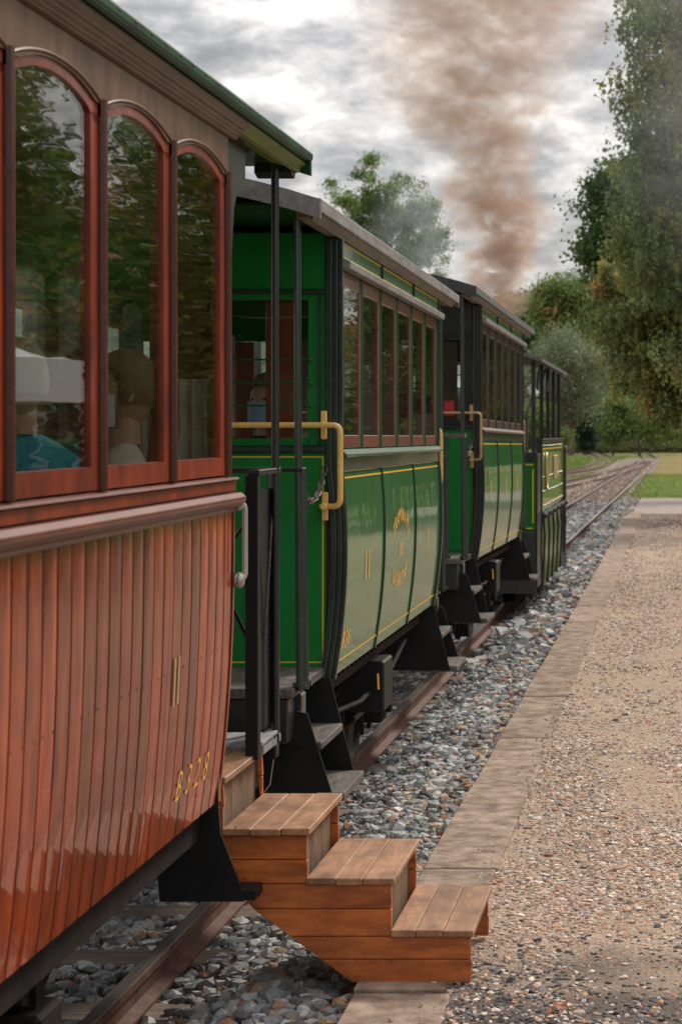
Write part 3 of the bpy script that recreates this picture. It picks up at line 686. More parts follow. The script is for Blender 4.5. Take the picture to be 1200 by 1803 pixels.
        # coupling gear
        MB().tube([(0,Y(.6),.60),(0,Y(.80),.60)], .05, 10).box(-.13,.13,min(Y(.80),Y(.83)),max(Y(.80),Y(.83)),.50,.70).build('buffer', 'underframe', root, bevel=.01)
    # underframe
    for sd in (1,-1):
        xa, xb = sorted((sd*.80, sd*.85)); bx('solebar', 'underframe', root, xa, xb, .02, L-.02, .655, .765)
        bb = MB(); 
        for k in range(28): 
            y = .12+k*(L-.24)/27; bb.tube([(sd*.85,y,.71),(sd*.862,y,.71)], .011, 6)
        tag(bb.build('bolts', 'underframe', root), kind='stuff')
        MB().tube([(sd*.74,.75,.62),(sd*.74,1.1,.33),(sd*.74,L-1.1,.33),(sd*.74,L-.75,.62)], .014, 6).build('truss_rod', 'underframe', root)
    bx('floor_beam', 'underframe', root, -.45, .45, .1, L-.1, .64, .76)
    wheelset(root, 1.02); wheelset(root, L-1.02)
    bx('battery_box', 'black_plate', root, .70, .93, 1.62, 1.95, .40, .66, bevel=.01)
    MB().tube([(.90,1.61,.60),(.905,1.60,.52)], .006, 6).build('latch', 'gold', root)
    MB().tube([(.82,.3,.55),(.86,1.3,.50),(.84,2.6,.52),(.80,L-.3,.58)], .012, 6).build('brake_pipe', 'underframe', root)
    return root, prof, third
PG = dict(black=False, strip='green_dark', strip2='post_green_black', mull='green_trim', frame='brown_frame', fascia='grey_fascia', post='post_green_black', end='green_end', end_low='green_end', end_up='green_end', bar='green_trim', head='black_smooth', pole='post_green_black', brass='brass_paint', railtop='black_smooth')
PB = dict(black=True, strip='black_smooth', strip2='black_smooth', mull='black_smooth', frame='dark_brown_frame', fascia='roof_felt', post='black_paint', end='black_smooth', end_low='green_end', end_up='black_smooth', bar='black_smooth', head='black_paint', pole='black_paint', brass='brass_metal', railtop='deck_wood')
HWX = .96
c2, prof2, th2 = green_coach('railway_coach', (-1.42-HWX, 8.69, 0), (1162,770), 0, PG)
tag(c2, 'green wooden coach lettered TRAMWAYS DE LA SARTHE with red-brown window frames, middle of the train', 'railway coach', 'green railway coaches')
def onside(prof, yc, zc, arc=0, curve=0):
    def fn(tx, ty):
        z = zc+ty+curve*tx*tx; return Vector((prof(z)+.003, yc+tx, z))
    return fn
text('II', .20, 'gold', 'lettering', c2, onside(prof2, .70, 1.20), width=1.0, spacing=1.5)
text('TRAMWAYS', .105, 'gold', 'lettering', c2, onside(prof2, 1.90, 1.385, curve=-.85), width=1.12)
text('DE', .10, 'gold', 'lettering', c2, onside(prof2, 1.90, 1.21))
text('LA SARTHE', .105, 'gold', 'lettering', c2, onside(prof2, 1.90, 1.05, curve=.6), width=1.05)
text('II', .17, 'gold', 'lettering', c2, onside(prof2, 3.12, 1.19), width=.6)
text('B36', .115, 'gold', 'lettering', c2, onside(prof2, .22, .91), width=1.1, spacing=1.15)
c3, prof3, th3 = green_coach('railway_coach', (-1.42-HWX, 15.0, 0), (1208,785), .12, PB)
tag(c3, 'green coach with black ends and black window posts, coupled behind the locomotive', 'railway coach', 'green railway coaches')
for i, (tx, y) in enumerate((('II',.62), ('III',1.95), ('II',3.05))):
    text(tx, .22, 'gold', 'lettering', c3, onside(prof3, y, 1.25), width=.8)
bx('red_notice', 'red_thing', c3, .70, .775, -.035, -.028, 1.82, 1.93)

# ------------------------------------------------------------------ varnished coach
def brown_coach():
    root = empty('railway_coach', (-1.42-.96, 6.60, 0), (-(747-VY)/F, 0, -(1172-VX)/F))
    y0c, HW = -5.15, .955
    def prof(z):
        t = max(0, (1.60-z)/.98); return HW+.004-.052*t**2.6
    # planks of the lower side, each its own board
    w = .111; k = 0; y = -.012
    MB().grid(lambda y,z: (prof(z)+.006, y, z), [-.0115,.012], lin(.617,1.552,15), thick=(-.04,0,0)).build('corner_board', 'varnish_plank', root, bevel=.002)
    zs_ = lin(.617, 1.553, 15)
    while y-w > y0c:
        ya, yb = y-w+.0028, y-.0028; off = random.uniform(-.0006,.0006)
        b = MB(); r_ = .003
        # cross-section with small chamfers on each long edge
        cs = [(ya,-.004),(ya+.004,.001),( (ya+yb)/2,.0022),(yb-.004,.001),(yb,-.004)]
        n = len(cs)
        for z in zs_:
            for (yy,dd) in cs: b.v.append((prof(z)+dd+off, yy, z))
            b.v.append((prof(z)-.024, yb, z)); b.v.append((prof(z)-.024, ya, z))
        n = 7
        for i in range(len(zs_)-1):
            for q_ in range(n): b.f.append((i*n+q_, i*n+(q_+1)%n, (i+1)*n+(q_+1)%n, (i+1)*n+q_))
        b.f.append(tuple(range(n))[::-1]); b.f.append(tuple((len(zs_)-1)*n+q_ for q_ in range(n)))
        b.build('plank', 'varnish_plank', root, smooth=True); y -= w
    MB().grid(lambda y,z: (prof(z)-.03, y, z), [y0c,0], lin(.625,1.6,8), thick=(-.01,0,0)).build('side_lining', 'varnish_dark', root)
    MB().grid(lambda y,z: (-prof(z), y, z), [y0c,0], lin(.62,1.66,8), thick=(.03,0,0)).build('far_side_panel', 'varnish_dark', root)
    # nail line
    b = MB()
    for i in range(60): 
        yy = -.05-i*.0373*2; b.tube([(prof(1.10),yy,1.13),(prof(1.10)+.0042,yy,1.13)], .0035, 6)
    tag(b.build('nails', 'chain_rust', root), kind='stuff')
    # waist moulding
    MB().prism([(HW-.03,1.553),(HW+.014,1.553),(HW+.016,1.567),(HW+.032,1.573),(HW+.046,1.589),(HW+.046,1.601),(HW+.030,1.615),(HW-.03,1.619)], 'y', y0c, .016).build('waist_moulding', 'varnish_rail', root, bevel=.005, seg=3)
    bx('waist_rail', 'varnish_frame', root, HW-.03, HW+.014, y0c, .010, 1.6195, 1.656, bevel=.004)
    MB().prism([(HW-.05,1.6565),(HW+.026,1.6565),(HW+.022,1.664),(HW-.05,1.672)], 'y', y0c, .010).build('sill', 'varnish_rail', root, bevel=.002)
    pitch = .725; n = 7
    ztop = 2.762
    def arch(t, zs, rise): return zs+rise*(1-abs(2*t-1)**2.1)
    bnd = [-.06-pitch*i for i in range(n+1)]
    for sd in (1,-1):
        def xx(a, b_): return sorted((sd*a, sd*b_))
        for i in range(n):
            ya, yb = bnd[i+1], bnd[i]
            a0, a1 = ya+.022, yb-.022      # opening in the wall
            # wall head with arched opening
            b = MB(); N_ = 17
            xa, xb = xx(HW-.035, HW+.004)
            ts = lin(0,1,N_)
            def top(yv):
                if yv <= a0 or yv >= a1: return 2.60
                return arch((yv-a0)/(a1-a0), 2.615, .055)
            ycut = [ya]+[a0+(a1-a0)*t for t in ts]+[yb]
            for j in range(len(ycut)-1):
                p, q_ = ycut[j], ycut[j+1]
                zp = 2.60 if j == 0 else top(p) if 0 < j else 2.60; zq = top(q_)
                if j == 0: zq = 2.60
                if j == len(ycut)-2: zp = 2.60; zq = 2.60
                if j == 1: zp = arch(0,2.628,.045)
                if j == len(ycut)-3: zq = arch(1,2.628,.045)
                b.add([(xa,p,zp),(xa,q_,zq),(xa,q_,ztop),(xa,p,ztop),(xb,p,zp),(xb,q_,zq),(xb,q_,ztop),(xb,p,ztop)],
                      [(0,1,2,3),(7,6,5,4),(0,4,5,1),(3,2,6,7)])
            b.build('head_panel', 'worn_frieze', root, fix=True)
            if sd > 0:
                # bead round the arch
                b = MB(); pts = [(HW+.0045, a0+(a1-a0)*t, arch(t,2.628,.045)+.006) for t in ts]
                b.tube(pts, .0045, 6); b.build('arch_bead', 'varnish_dark', root, smooth=True)
            # sash with arched top
            f = .034; f2 = .066; s0, s1 = a0+.002, a1-.002; xa, xb = xx(HW-.030, HW-.002)
            b = MB()
            b.box(xa,xb,s0,s0+f,1.673,2.60); b.box(xa,xb,s1-f2,s1,1.673,2.60); b.box(xa,xb,s0+f,s1-f2,1.673,1.73)
            for j in range(N_-1):
                t0, t1 = ts[j], ts[j+1]; p, q_ = s0+(s1-s0)*t0, s0+(s1-s0)*t1
                zo0, zo1 = arch(t0,2.625,.045), arch(t1,2.625,.045)
                def lowz(yv):
                    if yv <= s0+f or yv >= s1-f2: return 2.58
                    return arch((yv-s0-f)/(s1-s0-f-f2),2.602,.042)
                zl0, zl1 = min(lowz(p),zo0-.01), min(lowz(q_),zo1-.01)
                b.add([(xa,p,zl0),(xa,q_,zl1),(xa,q_,zo1),(xa,p,zo0),(xb,p,zl0),(xb,q_,zl1),(xb,q_,zo1),(xb,p,zo0)],
                      [(0,1,2,3),(7,6,5,4),(0,4,5,1),(3,2,6,7)])
            fr = b.build('window_frame', 'varnish_frame', root, bevel=.0)
            xm = sd*(HW-.012)
            MB().box(xm-.002, xm+.002, s0+f-.004, s1-f2+.004, 1.726, 2.655).build('window_pane', 'glass', fr)
        for i in range(n+1):
            y = bnd[i]; ya, yb = (y-.020, y+.020) if 0 < i < n else ((y-.020, 0) if i == 0 else (y-.06,y+.036))
            xa, xb = xx(HW-.035, HW+.003); bx('window_post', 'varnish_dark', root, xa, xb, ya, yb, 1.672, 2.60, bevel=.003)
            if sd > 0: MB().prism([(HW+.003,y-.019),(HW+.012,y-.013),(HW+.015,y),(HW+.012,y+.013),(HW+.003,y+.019)], 'z', 1.672, 2.64).build('post_moulding', 'varnish_dark', root, smooth=True)
    noise_col(mat('soffit_green', rough=.5), (.09,.13,.02), (.15,.20,.035), (3,1,3), 4, 5)
    # cornice, roof
    MB().prism([(HW+.004,2.752),(HW+.018,2.756),(HW+.022,2.768),(HW+.036,2.776),(HW+.040,2.79),(HW+.056,2.800),(HW+.056,2.812),(HW-.04,2.812),(HW-.04,2.763),(HW+.004,2.763)], 'y', y0c, .02).build('cornice', 'cornice', root, bevel=.002)
    MB().prism([(HW+.018,2.770),(HW+.036,2.776),(HW+.040,2.79),(HW+.056,2.800),(HW+.056,2.812),(HW-.04,2.812),(HW-.04,2.790),(HW+.018,2.785)], 'y', .021, 1.04).build('cornice', 'soffit_green', root, bevel=.002)
    RW = 1.03
    def rz(u): return 2.838+.16*(1-abs(u/RW)**2.2)
    MB().grid(lambda y,u: (u,y,rz(u)), lin(y0c,1.06,5), lin(-RW,RW,25), thick=(0,0,-.02)).build('roof', 'roof_green', root, smooth=True)
    MB().prism([(RW-.055,2.813),(RW-.012,2.815),(RW+.004,2.823),(RW+.006,2.845),(RW-.004,2.856),(RW-.012,2.850)], 'y', y0c, 1.07).build('roof_edge', 'roof_green', root, bevel=.003)
    b = MB()
    for k in range(40): b.ball((RW+.006, y0c+.1+k*.155, 2.838), .0035, 6, 4)
    tag(b.build('roof_nails', 'chain_rust', root), kind='stuff')
    MB().grid(lambda u,k: (u, 1.04+k*.03, rz(u)+.01), lin(-RW,RW+.0,17), [0,1], thick=(0,0,-.085)).build('roof_end_board', 'roof_green', root, smooth=True)
    bx('platform_ceiling', 'green_dark', root, -.95, .97, .04, 1.03, 2.796, 2.806, bevel=0)
    MB().prism([(.10,2.795),(.10,2.66),(.14,2.64),(.17,2.70),(.24,2.795)], 'x', .86, .90).build('roof_bracket', 'black_smooth', root, bevel=.003)
    MB().prism([(.94,2.795),(.94,2.76),(1.0,2.745),(1.03,2.795)], 'x', .84, .98).build('roof_bracket', 'black_smooth', root, bevel=.003)
    MB().prism([(.03,2.79),(.30,2.79),(.30,2.62),(.17,2.60),(.12,2.54),(.05,2.25),(.03,2.25)], 'x', .915, .94).build('end_bracket', 'black_smooth', root, bevel=.002)
    bx('bulkhead_edge', 'green_dark', root, .86, .925, .012, .04, 1.70, 2.79)
    # end wall
    b = MB(); 
    for (x0,x1,z0,z1) in ((-.92,.92,.62,1.72),(-.92,-.70,1.72,2.76),(.70,.92,1.72,2.76),(-.70,.70,2.5,2.76),(-.05,.05,1.72,2.5)): b.box(x0,x1,-.03,0,z0,z1)
    b.build('end_wall', 'interior_wood', root)
    for sd in (1,-1):
        xa, xb = sorted((sd*.05, sd*.70)); MB().box(xa,xb,-.017,-.013,1.72,2.5).build('end_pane', 'glass', root)
    # curtain of pleated cloth in the corner and a small notice
    MB().grid(lambda u,z: (.58+u*.33, -.07+.014*math.sin(u*52), z), lin(0,1,60), [1.30,1.98], thick=(0,.003,0)).build('curtain', 'curtain', root, smooth=True)
    bx('notice', 'mask_white', root, .76, .82, -.098, -.092, 1.70, 1.79, bevel=0)
    bx('back_wall', 'interior_wood', root, -.92, .92, y0c, y0c+.03, .62, 2.76)
    bx('floor', 'interior_wood', root, -.86, .86, y0c, 0, .64, .68)
    bx('ceiling', 'interior_ceiling', root, -.92, .92, y0c, 0, 2.765, 2.78)
    for (ya, fc) in ((-1.95,1),(-.62,-1),(-3.3,1)):
        for sd in (1,-1):
            xa, xb = sorted((sd*.25, sd*.90)); bx('bench_seat', 'seat_cloth', root, xa, xb, ya-.2, ya+.22, 1.06, 1.12, bevel=.01)
            yb = ya-.24 if fc > 0 else ya+.24
            bx('bench_back', 'varnish_dark', root, xa, xb, yb-.015, yb+.015, .9, 1.58, bevel=.005)
    # platform deck and railings
    for k in range(6): bx('deck_board', 'deck_grey', root, -.62 if k < 4 else -.92, .62 if k < 4 else .925, .02+k*.165, .18+k*.165, .655, .69, bevel=.005)
    bx('headstock', 'black_plate', root, -.90, .92, .93, 1.00, .60, .6545, bevel=.006)
    bx('headstock', 'black_plate', root, -.86, .86, .84, .92, .50, .654, bevel=.006)
    MB().tube([(.925,.90,.69),(.925,.90,2.80)], .0145, 12).build('roof_post', 'black_smooth', root, smooth=True)
    MB().tube([(-.925,.90,.69),(-.925,.90,2.80)], .0145, 12).build('roof_post', 'black_smooth', root, smooth=True)
    bx('gate_post', 'black_plate', root, .885, .93, .55, .60, .66, 1.655)
    bx('gate_panel', 'black_plate', root, .902, .908, .602, .928, .74, 1.60, bevel=0)
    bx('gate_post', 'black_plate', root, .905, .93, .93, .955, .66, 1.655)
    bx('gate_post', 'black_plate', root, .82, .845, .93, .955, .69, 1.655)
    bx('gate_top', 'black_smooth', root, .89, .935, .56, .96, 1.655, 1.675); bx('gate_top', 'black_smooth', root, -.93, .8895, .925, .96, 1.655, 1.675)
    bx('gate_foot', 'deck_grey', root, .89, .935, .604, .926, .70, .715)
    MB().tube([(.914,.61,1.58),(.914,.76,1.05),(.914,.92,1.58)], .004, 5).tube([(.914,.76,1.05),(.914,.76,.74)], .004, 5).build('gate_brace', 'chain_rust', root)
    MB().tube([(.55,.94,1.60),(.86,.93,.95),(.90,.93,.75)], .008, 6).tube([(.86,.94,1.55),(.58,.94,1.15),(.45,.94,.75)], .008, 6).build('gate_brace', 'black_smooth', root)
    # silver grab handle at the corner
    b = MB().tube(bent([(.955,.02,1.585),(.99,.045,1.575),(.99,.045,1.335),(.955,.02,1.325)], .02), .009, 10)
    b.ball((.975,.03,1.58),(.018,.018,.026)).ball((.975,.03,1.33),(.018,.018,.026)); b.build('grab_handle', 'silver_paint', root, smooth=True)
    # step side plates
    for e in (-.03,):
        MB().prism([(.70,.66),(.915,.66),(.925,.52),(.985,.36),(1.0,.30),(.73,.30)], 'y', e, e+.012).build('step_plate', 'black_plate', root)
    bx('step_tread', 'black_plate', root, .80, 1.035, -.016, .10, .30, .335)
    # underframe
    for sd in (1,-1):
        xa, xb = sorted((sd*.80, sd*.86)); bx('solebar', 'underframe', root, xa, xb, y0c, -.04, .50, .615)
    MB().tube([(.90,.96,.655),(.905,.97,.60),(.89,.975,.50),(.86,.97,.46)], .0022, 5).build('wire', 'silver_paint', root)
    bx('floor_beam', 'underframe', root, -.5, .5, y0c, .9, .48, .60)
    wheelset(root, -1.35, .30); wheelset(root, -3.8, .30)
    # numerals
    text('II', .205, 'gold_old', 'lettering', root, lambda tx,ty: Vector((prof(1.09+ty)+.0055, -.735+tx, 1.09+ty)), width=.95)
    for ch, yy in (('B',-.62),('3',-.50),('2',-.385),('8',-.27)):
        text(ch, .125, 'gold', 'lettering', root, lambda tx,ty: Vector((prof(.77+ty)+.0055, yy+tx, .77+ty)), shear=.35, width=.9, bold=-.001)
    return root
c1 = brown_coach()
tag(c1, 'varnished red-brown planked coach numbered B328 with arched windows, nearest the camera', 'railway coach')

# ------------------------------------------------------------------ wooden steps
st = tag(empty('wooden_steps', (-1.05, 7.04, 0)), 'portable orange-brown wooden steps leading up to the varnished coach platform', 'steps')
ox, oy = -1.05, 7.04
ZL = [0, .076, .152, .242, .324, .404, .486, .575, .655]
XR = [-.665, -.665, -.925, -.925, -1.203, -1.203, -1.477, -1.477]
def xl(z):
    zs = [0,.243,.327,.467,.617,.70]; xs = [-1.055,-1.381,-1.443,-1.482,-1.495,-1.50]
    return float(np.interp(z, zs, xs))
for (ya, yb) in ((6.72,6.742),(7.343,7.365)):
    for i in range(8):
        z0, z1 = ZL[i]+.0012, ZL[i+1]-.0012
        if i in (1,3,5,7): z1 -= .0
        j = random.uniform(-.0015,.0015)
        MB().prism([(xl(z0)-ox,z0),(XR[i]-ox+random.uniform(-.003,.002),z0),(XR[i]-ox+random.uniform(-.003,.002),z1),(xl(z1)-ox,z1)], 'y', ya-oy+j, yb-oy+j).build('side_board', 'step_board', st, bevel=.0025)
tops = [(.175,-.928,-.655),(.346,-1.206,-.915),(.508,-1.480,-1.193),(.677,-1.74,-1.468)]
for (z, x0, x1) in tops:
    cuts = [x0, x0+(x1-x0)*random.uniform(.29,.36), x0+(x1-x0)*random.uniform(.62,.70), x1]
    for k in range(3):
        e0, e1 = random.uniform(-.006,.004), random.uniform(-.005,.005); dz = random.uniform(-.0012,.0012)
        MB().box(cuts[k]+.0006-ox, cuts[k+1]-.0006-ox, 6.705+e0-oy, 7.378+e1-oy, z-.0225, z+dz).build('tread_plank', 'step_tread', st, bevel=.003)
for (x, z0, z1) in ((-.950,.155,.322),(-1.228,.326,.484),(-1.50,.488,.653)):
    cuts = lin(6.745,7.34,4)
    for k in range(3): MB().box(x-.018-ox, x-ox, cuts[k]+.002-oy, cuts[k+1]-.002-oy, z0-.06, z1).build('riser_plank', 'step_inner', st, bevel=.002)
for x in (-.70,): MB().box(x-.018-ox, x+.018-ox, 6.7425-oy, 6.765-oy, .0 if x > -.8 else .08, .15 if x > -.8 else (.32 if x > -1.1 else .48)).build('cleat', 'step_inner', st, bevel=.002)
b = MB()
for i in range(8):
    zc = (ZL[i]+ZL[i+1])/2
    for x in (XR[i]-.02, xl(zc)+.05):
        for dz in ((-.018,.018)[i%2],): b.tube([(x-ox, 6.7215-oy, zc+dz),(x-ox,6.7165-oy,zc+dz)], .0028, 6)
tag(b.build('nail_heads', 'steel', st), kind='stuff')

# ------------------------------------------------------------------ locomotive
lo = tag(empty('steam_locomotive', (-1.42-.95, 22.0, 0)), 'green and black steam tram locomotive with open cab at the head of the train', 'locomotive')
def lb(nm, m, *a, bevel=.006): return bx(nm, m, lo, *a, bevel=bevel)
green('loco_green', (.06,.17,.025)); green('loco_green_dark', (.012,.12,.015))
LW = .95; LL = 4.3
lb('frame', 'underframe', -.85,.85, -.4, LL, .35,.62)
for sd in (1,-1):
    xa, xb = sorted((sd*(LW-.03), sd*LW))
    lb('side_tank', 'loco_green', xa,xb, 0,LL-.1, .98,1.72)
    lb('tank_top', 'black_smooth', min(sd*(LW-.06),sd*(LW+.02)), max(sd*(LW-.06),sd*(LW+.02)), -.02,LL-.08, 1.721,1.76)
    for k in range(5):
        y0 = .02+k*.84; lb('skirt_panel', 'loco_green', xa, xb, y0, y0+.80, .14,.90)
    lb('skirt_rail', 'black_smooth', min(sd*(LW-.02),sd*(LW+.035)), max(sd*(LW-.02),sd*(LW+.035)), 0,LL-.1, .915,.965)
    for k in range(6):
        y = .02+k*.84; MB().tube([(sd*(LW+.015),y,.96),(sd*(LW+.035),y,.72),(sd*(LW+.012),y,.16)], .014, 6).ball((sd*(LW+.04),y,.93),.030,6,4).build('skirt_hinge', 'black_smooth', lo)
    lb('tank_corner', 'black_smooth', min(sd*(LW-.05),sd*(LW+.012)), max(sd*(LW-.05),sd*(LW+.012)), -.03,.0, .14,1.72)
    lb('tank_corner', 'black_smooth', min(sd*(LW-.05),sd*(LW+.03)), max(sd*(LW-.05),sd*(LW+.03)), LL-.1,LL, .30,1.66)
    b = MB()
    for z in (1.02,1.18,1.34,1.68):
        for k in range(26): b.ball((sd*LW, .08+k*.16, z), .010, 5, 3)
    for k in range(18): b.ball((sd*LW,.05,.18+k*.085),.010,5,3)
    tag(b.build('rivets', 'black_smooth', lo), kind='stuff')
    ln = MB(); 
    for (ya,yb,za,zb) in ((.08,LL-.2,1.64,1.655),(.08,LL-.2,1.03,1.045),(.08,.095,1.045,1.64),(LL-.215,LL-.2,1.045,1.64)): ln.box(min(sd*LW,sd*(LW+.003)),max(sd*LW,sd*(LW+.003)),ya,yb,za,zb)
    tag(ln.build('lining', 'yellow_line', lo), kind='stuff')
pts = [(LW+.012, .75+.16*math.cos(g), 1.40+.20*math.sin(g)) for g in lin(0,2*PI,25)]
MB().tube(pts, .012, 6, cap=False).prism([(.75+.15*math.cos(g), 1.40+.19*math.sin(g)) for g in lin(0,2*PI,25)[:-1]], 'x', LW, LW+.012).build('oval_plate', 'brass_metal', lo)
lb('works_plate', 'brass_metal', LW,LW+.012, 2.1,2.9, 1.28,1.56)
# rear bunker panel facing the coach
lb('rear_panel', 'loco_green_dark', .52,.93, -.62,-.60, .80,1.52); lb('rear_panel_top', 'black_smooth', .50,.95, -.63,-.58, 1.5205,1.62)
lb('rear_frame', 'black_smooth', .9305,.948, -.62,-.035, .20,1.60); lb('rear_skirt', 'black_paint', .50,.93, -.625,-.60, .14,.79)
ln = MB(); 
for (xa,xb,za,zb) in ((.54,.90,1.485,1.495),(.895,.905,.88,1.44),(.54,.90,.82,.83)): ln.box(xa,xb,-.624,-.6205,za,zb)
ln.build('lining', 'yellow_line', lo)
lb('rear_wall', 'black_smooth', -.9,.495, -.62,-.58, .20,1.60)
# cab posts, roof, boiler, chimney
for sd in (1,-1):
    for y in (-.55,.75,1.9,3.0,4.1):
        MB().box(sd*.90-.022, sd*.90+.022, y-.025,y+.025, 1.60,2.58).build('cab_post', 'black_smooth', lo, bevel=.006)
    for k in range(3):
        y = .1+k*.8; MB().tube([(sd*.90,y,2.3),(sd*.90,y+.22,2.48),(sd*.90,y+.5,2.54)], .014, 6).build('roof_bracket', 'black_smooth', lo)
MB().grid(lambda y,u: (u,y,2.60+.16*(1-abs(u/1.0)**2.2)), lin(-.75,LL+.12,4), lin(-1.0,1.0,17), thick=(0,0,-.035)).build('roof', 'roof_felt', lo, smooth=True)
MB().tube([(.99,LL+.1,2.60),(1.0,LL+.24,2.52)], .02, 6).build('roof_gutter', 'black_smooth', lo)
MB().tube([(0,.6,1.35),(0,LL-.1,1.35)], .42, 24).build('boiler', 'black_smooth', lo, smooth=True)
MB().tube([(0,1.0,1.5),(0,1.0,2.1)], [.2,.22], 18).build('dome', 'brass_metal', lo, smooth=True)
MB().tube([(.17,3.2,1.7),(.17,3.2,3.02),(.17,3.2,3.05),(.17,3.2,3.10)], [.13,.13,.17,.17], 20).build('chimney', 'black_paint', lo, smooth=True)
for k,(u,y) in enumerate(((.72,-.3),(.80,-.2),(.62,.1))): MB().tube([(u,y,1.55),(u+.01,y,1.9+.12*k),(u+.05,y+.05,2.05+.12*k)], .015, 8).build('brake_lever', 'chain_rust', lo)
MB().tube([(.5,.5,1.72),(.5,.5,1.86)], [.10,.13], 12).build('filler_lid', 'black_smooth', lo)
b = MB(); b.box(.3,.42,-.3,-.15,1.6,2.2); b.build('reverser', 'black_smooth', lo, bevel=.01)
wheelset(lo, .9, .36); wheelset(lo, 2.9, .36)
for sd in (1,-1): MB().tube([(sd*.6,LL,.62),(sd*.6,LL+.3,.62),(sd*.6,LL+.3,.62),(sd*.6,LL+.33,.62)], [.05,.05,.16,.16], 14).build('buffer', 'underframe', lo)
lb('front_post', 'black_smooth', .93,.985, LL+.02,LL+.08, .12,1.62); lb('front_post_cap', 'steel', .91,1.0, LL,LL+.1, 1.621,1.66)
MB().prism([(LL-.5,.14),(LL+.1,.14),(LL+.1,.32),(LL-.1,.32)], 'x', .90,.99).build('guard_iron', 'black_plate', lo)

# ------------------------------------------------------------------ people
def person(loc, rotz, label, top, hair, seated=True, mask=None, longhair=False, scale=1.0, group=None):
    r = tag(empty('person', loc, (0,0,rotz)), label, 'person', group); r.scale = (scale,)*3
    # local frame: faces +y, origin at seat / floor under the pelvis
    def skin(name, pts, edges, rad, m, sub=2):
        me = bpy.data.meshes.new(name); me.from_pydata(pts, edges, []); o = bpy.data.objects.new(name, me); COL.objects.link(o); o.parent = r
        sk = o.modifiers.new('skin','SKIN'); sk.use_smooth_shade = True
        for i, v in enumerate(me.skin_vertices[0].data): v.radius = rad[i] if isinstance(rad[i], tuple) else (rad[i],rad[i]); v.use_root = (i == 0)
        s_ = o.modifiers.new('sub','SUBSURF'); s_.levels = sub; s_.render_levels = sub; me.materials.append(M[m]); return o
    z0 = 0 if seated else .86
    pts = [(0,0,z0+.08),(0,.0,z0+.25),(0,.01,z0+.42),(0,.0,z0+.52),(0,.01,z0+.62)]; ed = [(0,1),(1,2),(2,3),(3,4)]; rad = [(.16,.12),(.15,.11),(.17,.11),(.09,.07),(.055,.045)]
    for s in (1,-1):
        b_ = len(pts)
        pts += [(s*.13,0,z0+.49),(s*.20,.01,z0+.45),(s*.25,.05,z0+.20),(s*.17,.28,z0+.17)]; rad += [.07,.062,.048,.036]; ed += [(3,b_),(b_,b_+1),(b_+1,b_+2),(b_+2,b_+3)]
        b_ = len(pts)
        if seated: pts += [(s*.10,.04,z0+.08),(s*.12,.42,z0+.08),(s*.12,.44,z0-.36),(s*.12,.56,z0-.40)]
        else: pts += [(s*.10,0,z0),(s*.11,.02,z0-.42),(s*.11,0,z0-.80),(s*.11,.13,z0-.83)]
        rad += [.09,.065,.045,.04]; ed += [(0,b_),(b_,b_+1),(b_+1,b_+2),(b_+2,b_+3)]
    skin('clothed_body', pts, ed, rad, top)
    for s in (1,-1):   # hands: palm, four fingers, thumb
        pts = [(s*.155,.31,z0+.17),(s*.125,.37,z0+.165)]; ed = [(0,1)]; rad = [(.030,.02),(.034,.016)]
        for k in range(4):
            b_ = len(pts); L = (.035,.042,.045,.038)[k]; xo = s*(.125+(k-1.5)*.018); pts += [(xo,.40,z0+.162),(xo-s*.004,.40+L,z0+.150),(xo-s*.006,.40+L*1.5,z0+.128)]; rad += [.010,.009,.008]; ed += [(1,b_),(b_,b_+1),(b_+1,b_+2)]
        b_ = len(pts); pts += [(s*.105,.35,z0+.165),(s*.085,.38,z0+.155)]; rad += [.012,.010]; ed += [(0,b_),(b_,b_+1)]
        skin('hand', pts, ed, rad, 'skin', 1)
    hz = z0+.76
    b = MB(); nu, nv = 28, 22
    for i in range(nv+1):
        th = PI*i/nv
        for k in range(nu):
            ph = 2*PI*k/nu; sx, sy, sz = math.sin(th)*math.cos(ph), math.sin(th)*math.sin(ph), math.cos(th)
            w = .078*(1-.22*max(0,-sz)); dpt = .098*(1-.12*max(0,-sz)); y = sy*dpt
            if sy > .5:                                   # brow, nose, mouth relief
                cx = abs(sx)
                y += .022*math.exp(-(sx/.16)**2-((sz+.12)/.16)**2)+.008*math.exp(-((sz-.22)/.1)**2)-.010*math.exp(-((cx-.38)/.15)**2-((sz-.06)/.12)**2)+.006*math.exp(-(sx/.3)**2-((sz+.45)/.08)**2)+.010*math.exp(-(sx/.3)**2-((sz+.78)/.15)**2)
            b.v.append((sx*w, y, hz+sz*.118))
    for i in range(nv):
        for k in range(nu): b.f.append((i*nu+k,(i+1)*nu+k,(i+1)*nu+(k+1)%nu,i*nu+(k+1)%nu))
    b.tube([(0,0,hz-.16),(0,.005,hz-.06)], [.055,.052], 14)
    hd = b.build('head', 'skin', r, smooth=True)
    e_ = MB(); [e_.ball((s*.030,.083,hz+.008),(.012,.008,.007),8,6) for s in (1,-1)]; e_.build('eyes', 'eye_dark', hd)
    MB().ball((0,.097,hz-.052),(.024,.008,.007),10,6).build('mouth', 'lip', hd)
    for s in (1,-1): MB().ball((s*.080,-.005,hz-.005),(.010,.020,.032),10,8).build('ear', 'skin', hd, smooth=True)
    h = MB(); 
    for i in range(15):
        th = PI*.62*i/14
        for k in range(nu):
            ph = 2*PI*k/nu; sy = math.sin(ph); lim = 1.0 if sy < .35 else .58
            t = th*lim; h.v.append((.089*math.sin(t)*math.cos(ph)*(1+.04*math.sin(k*5)), -.006+.108*math.sin(t)*sy, hz+.012+.126*math.cos(t)))
    for i in range(14):
        for k in range(nu): h.f.append((i*nu+k,(i+1)*nu+k,(i+1)*nu+(k+1)%nu,i*nu+(k+1)%nu))
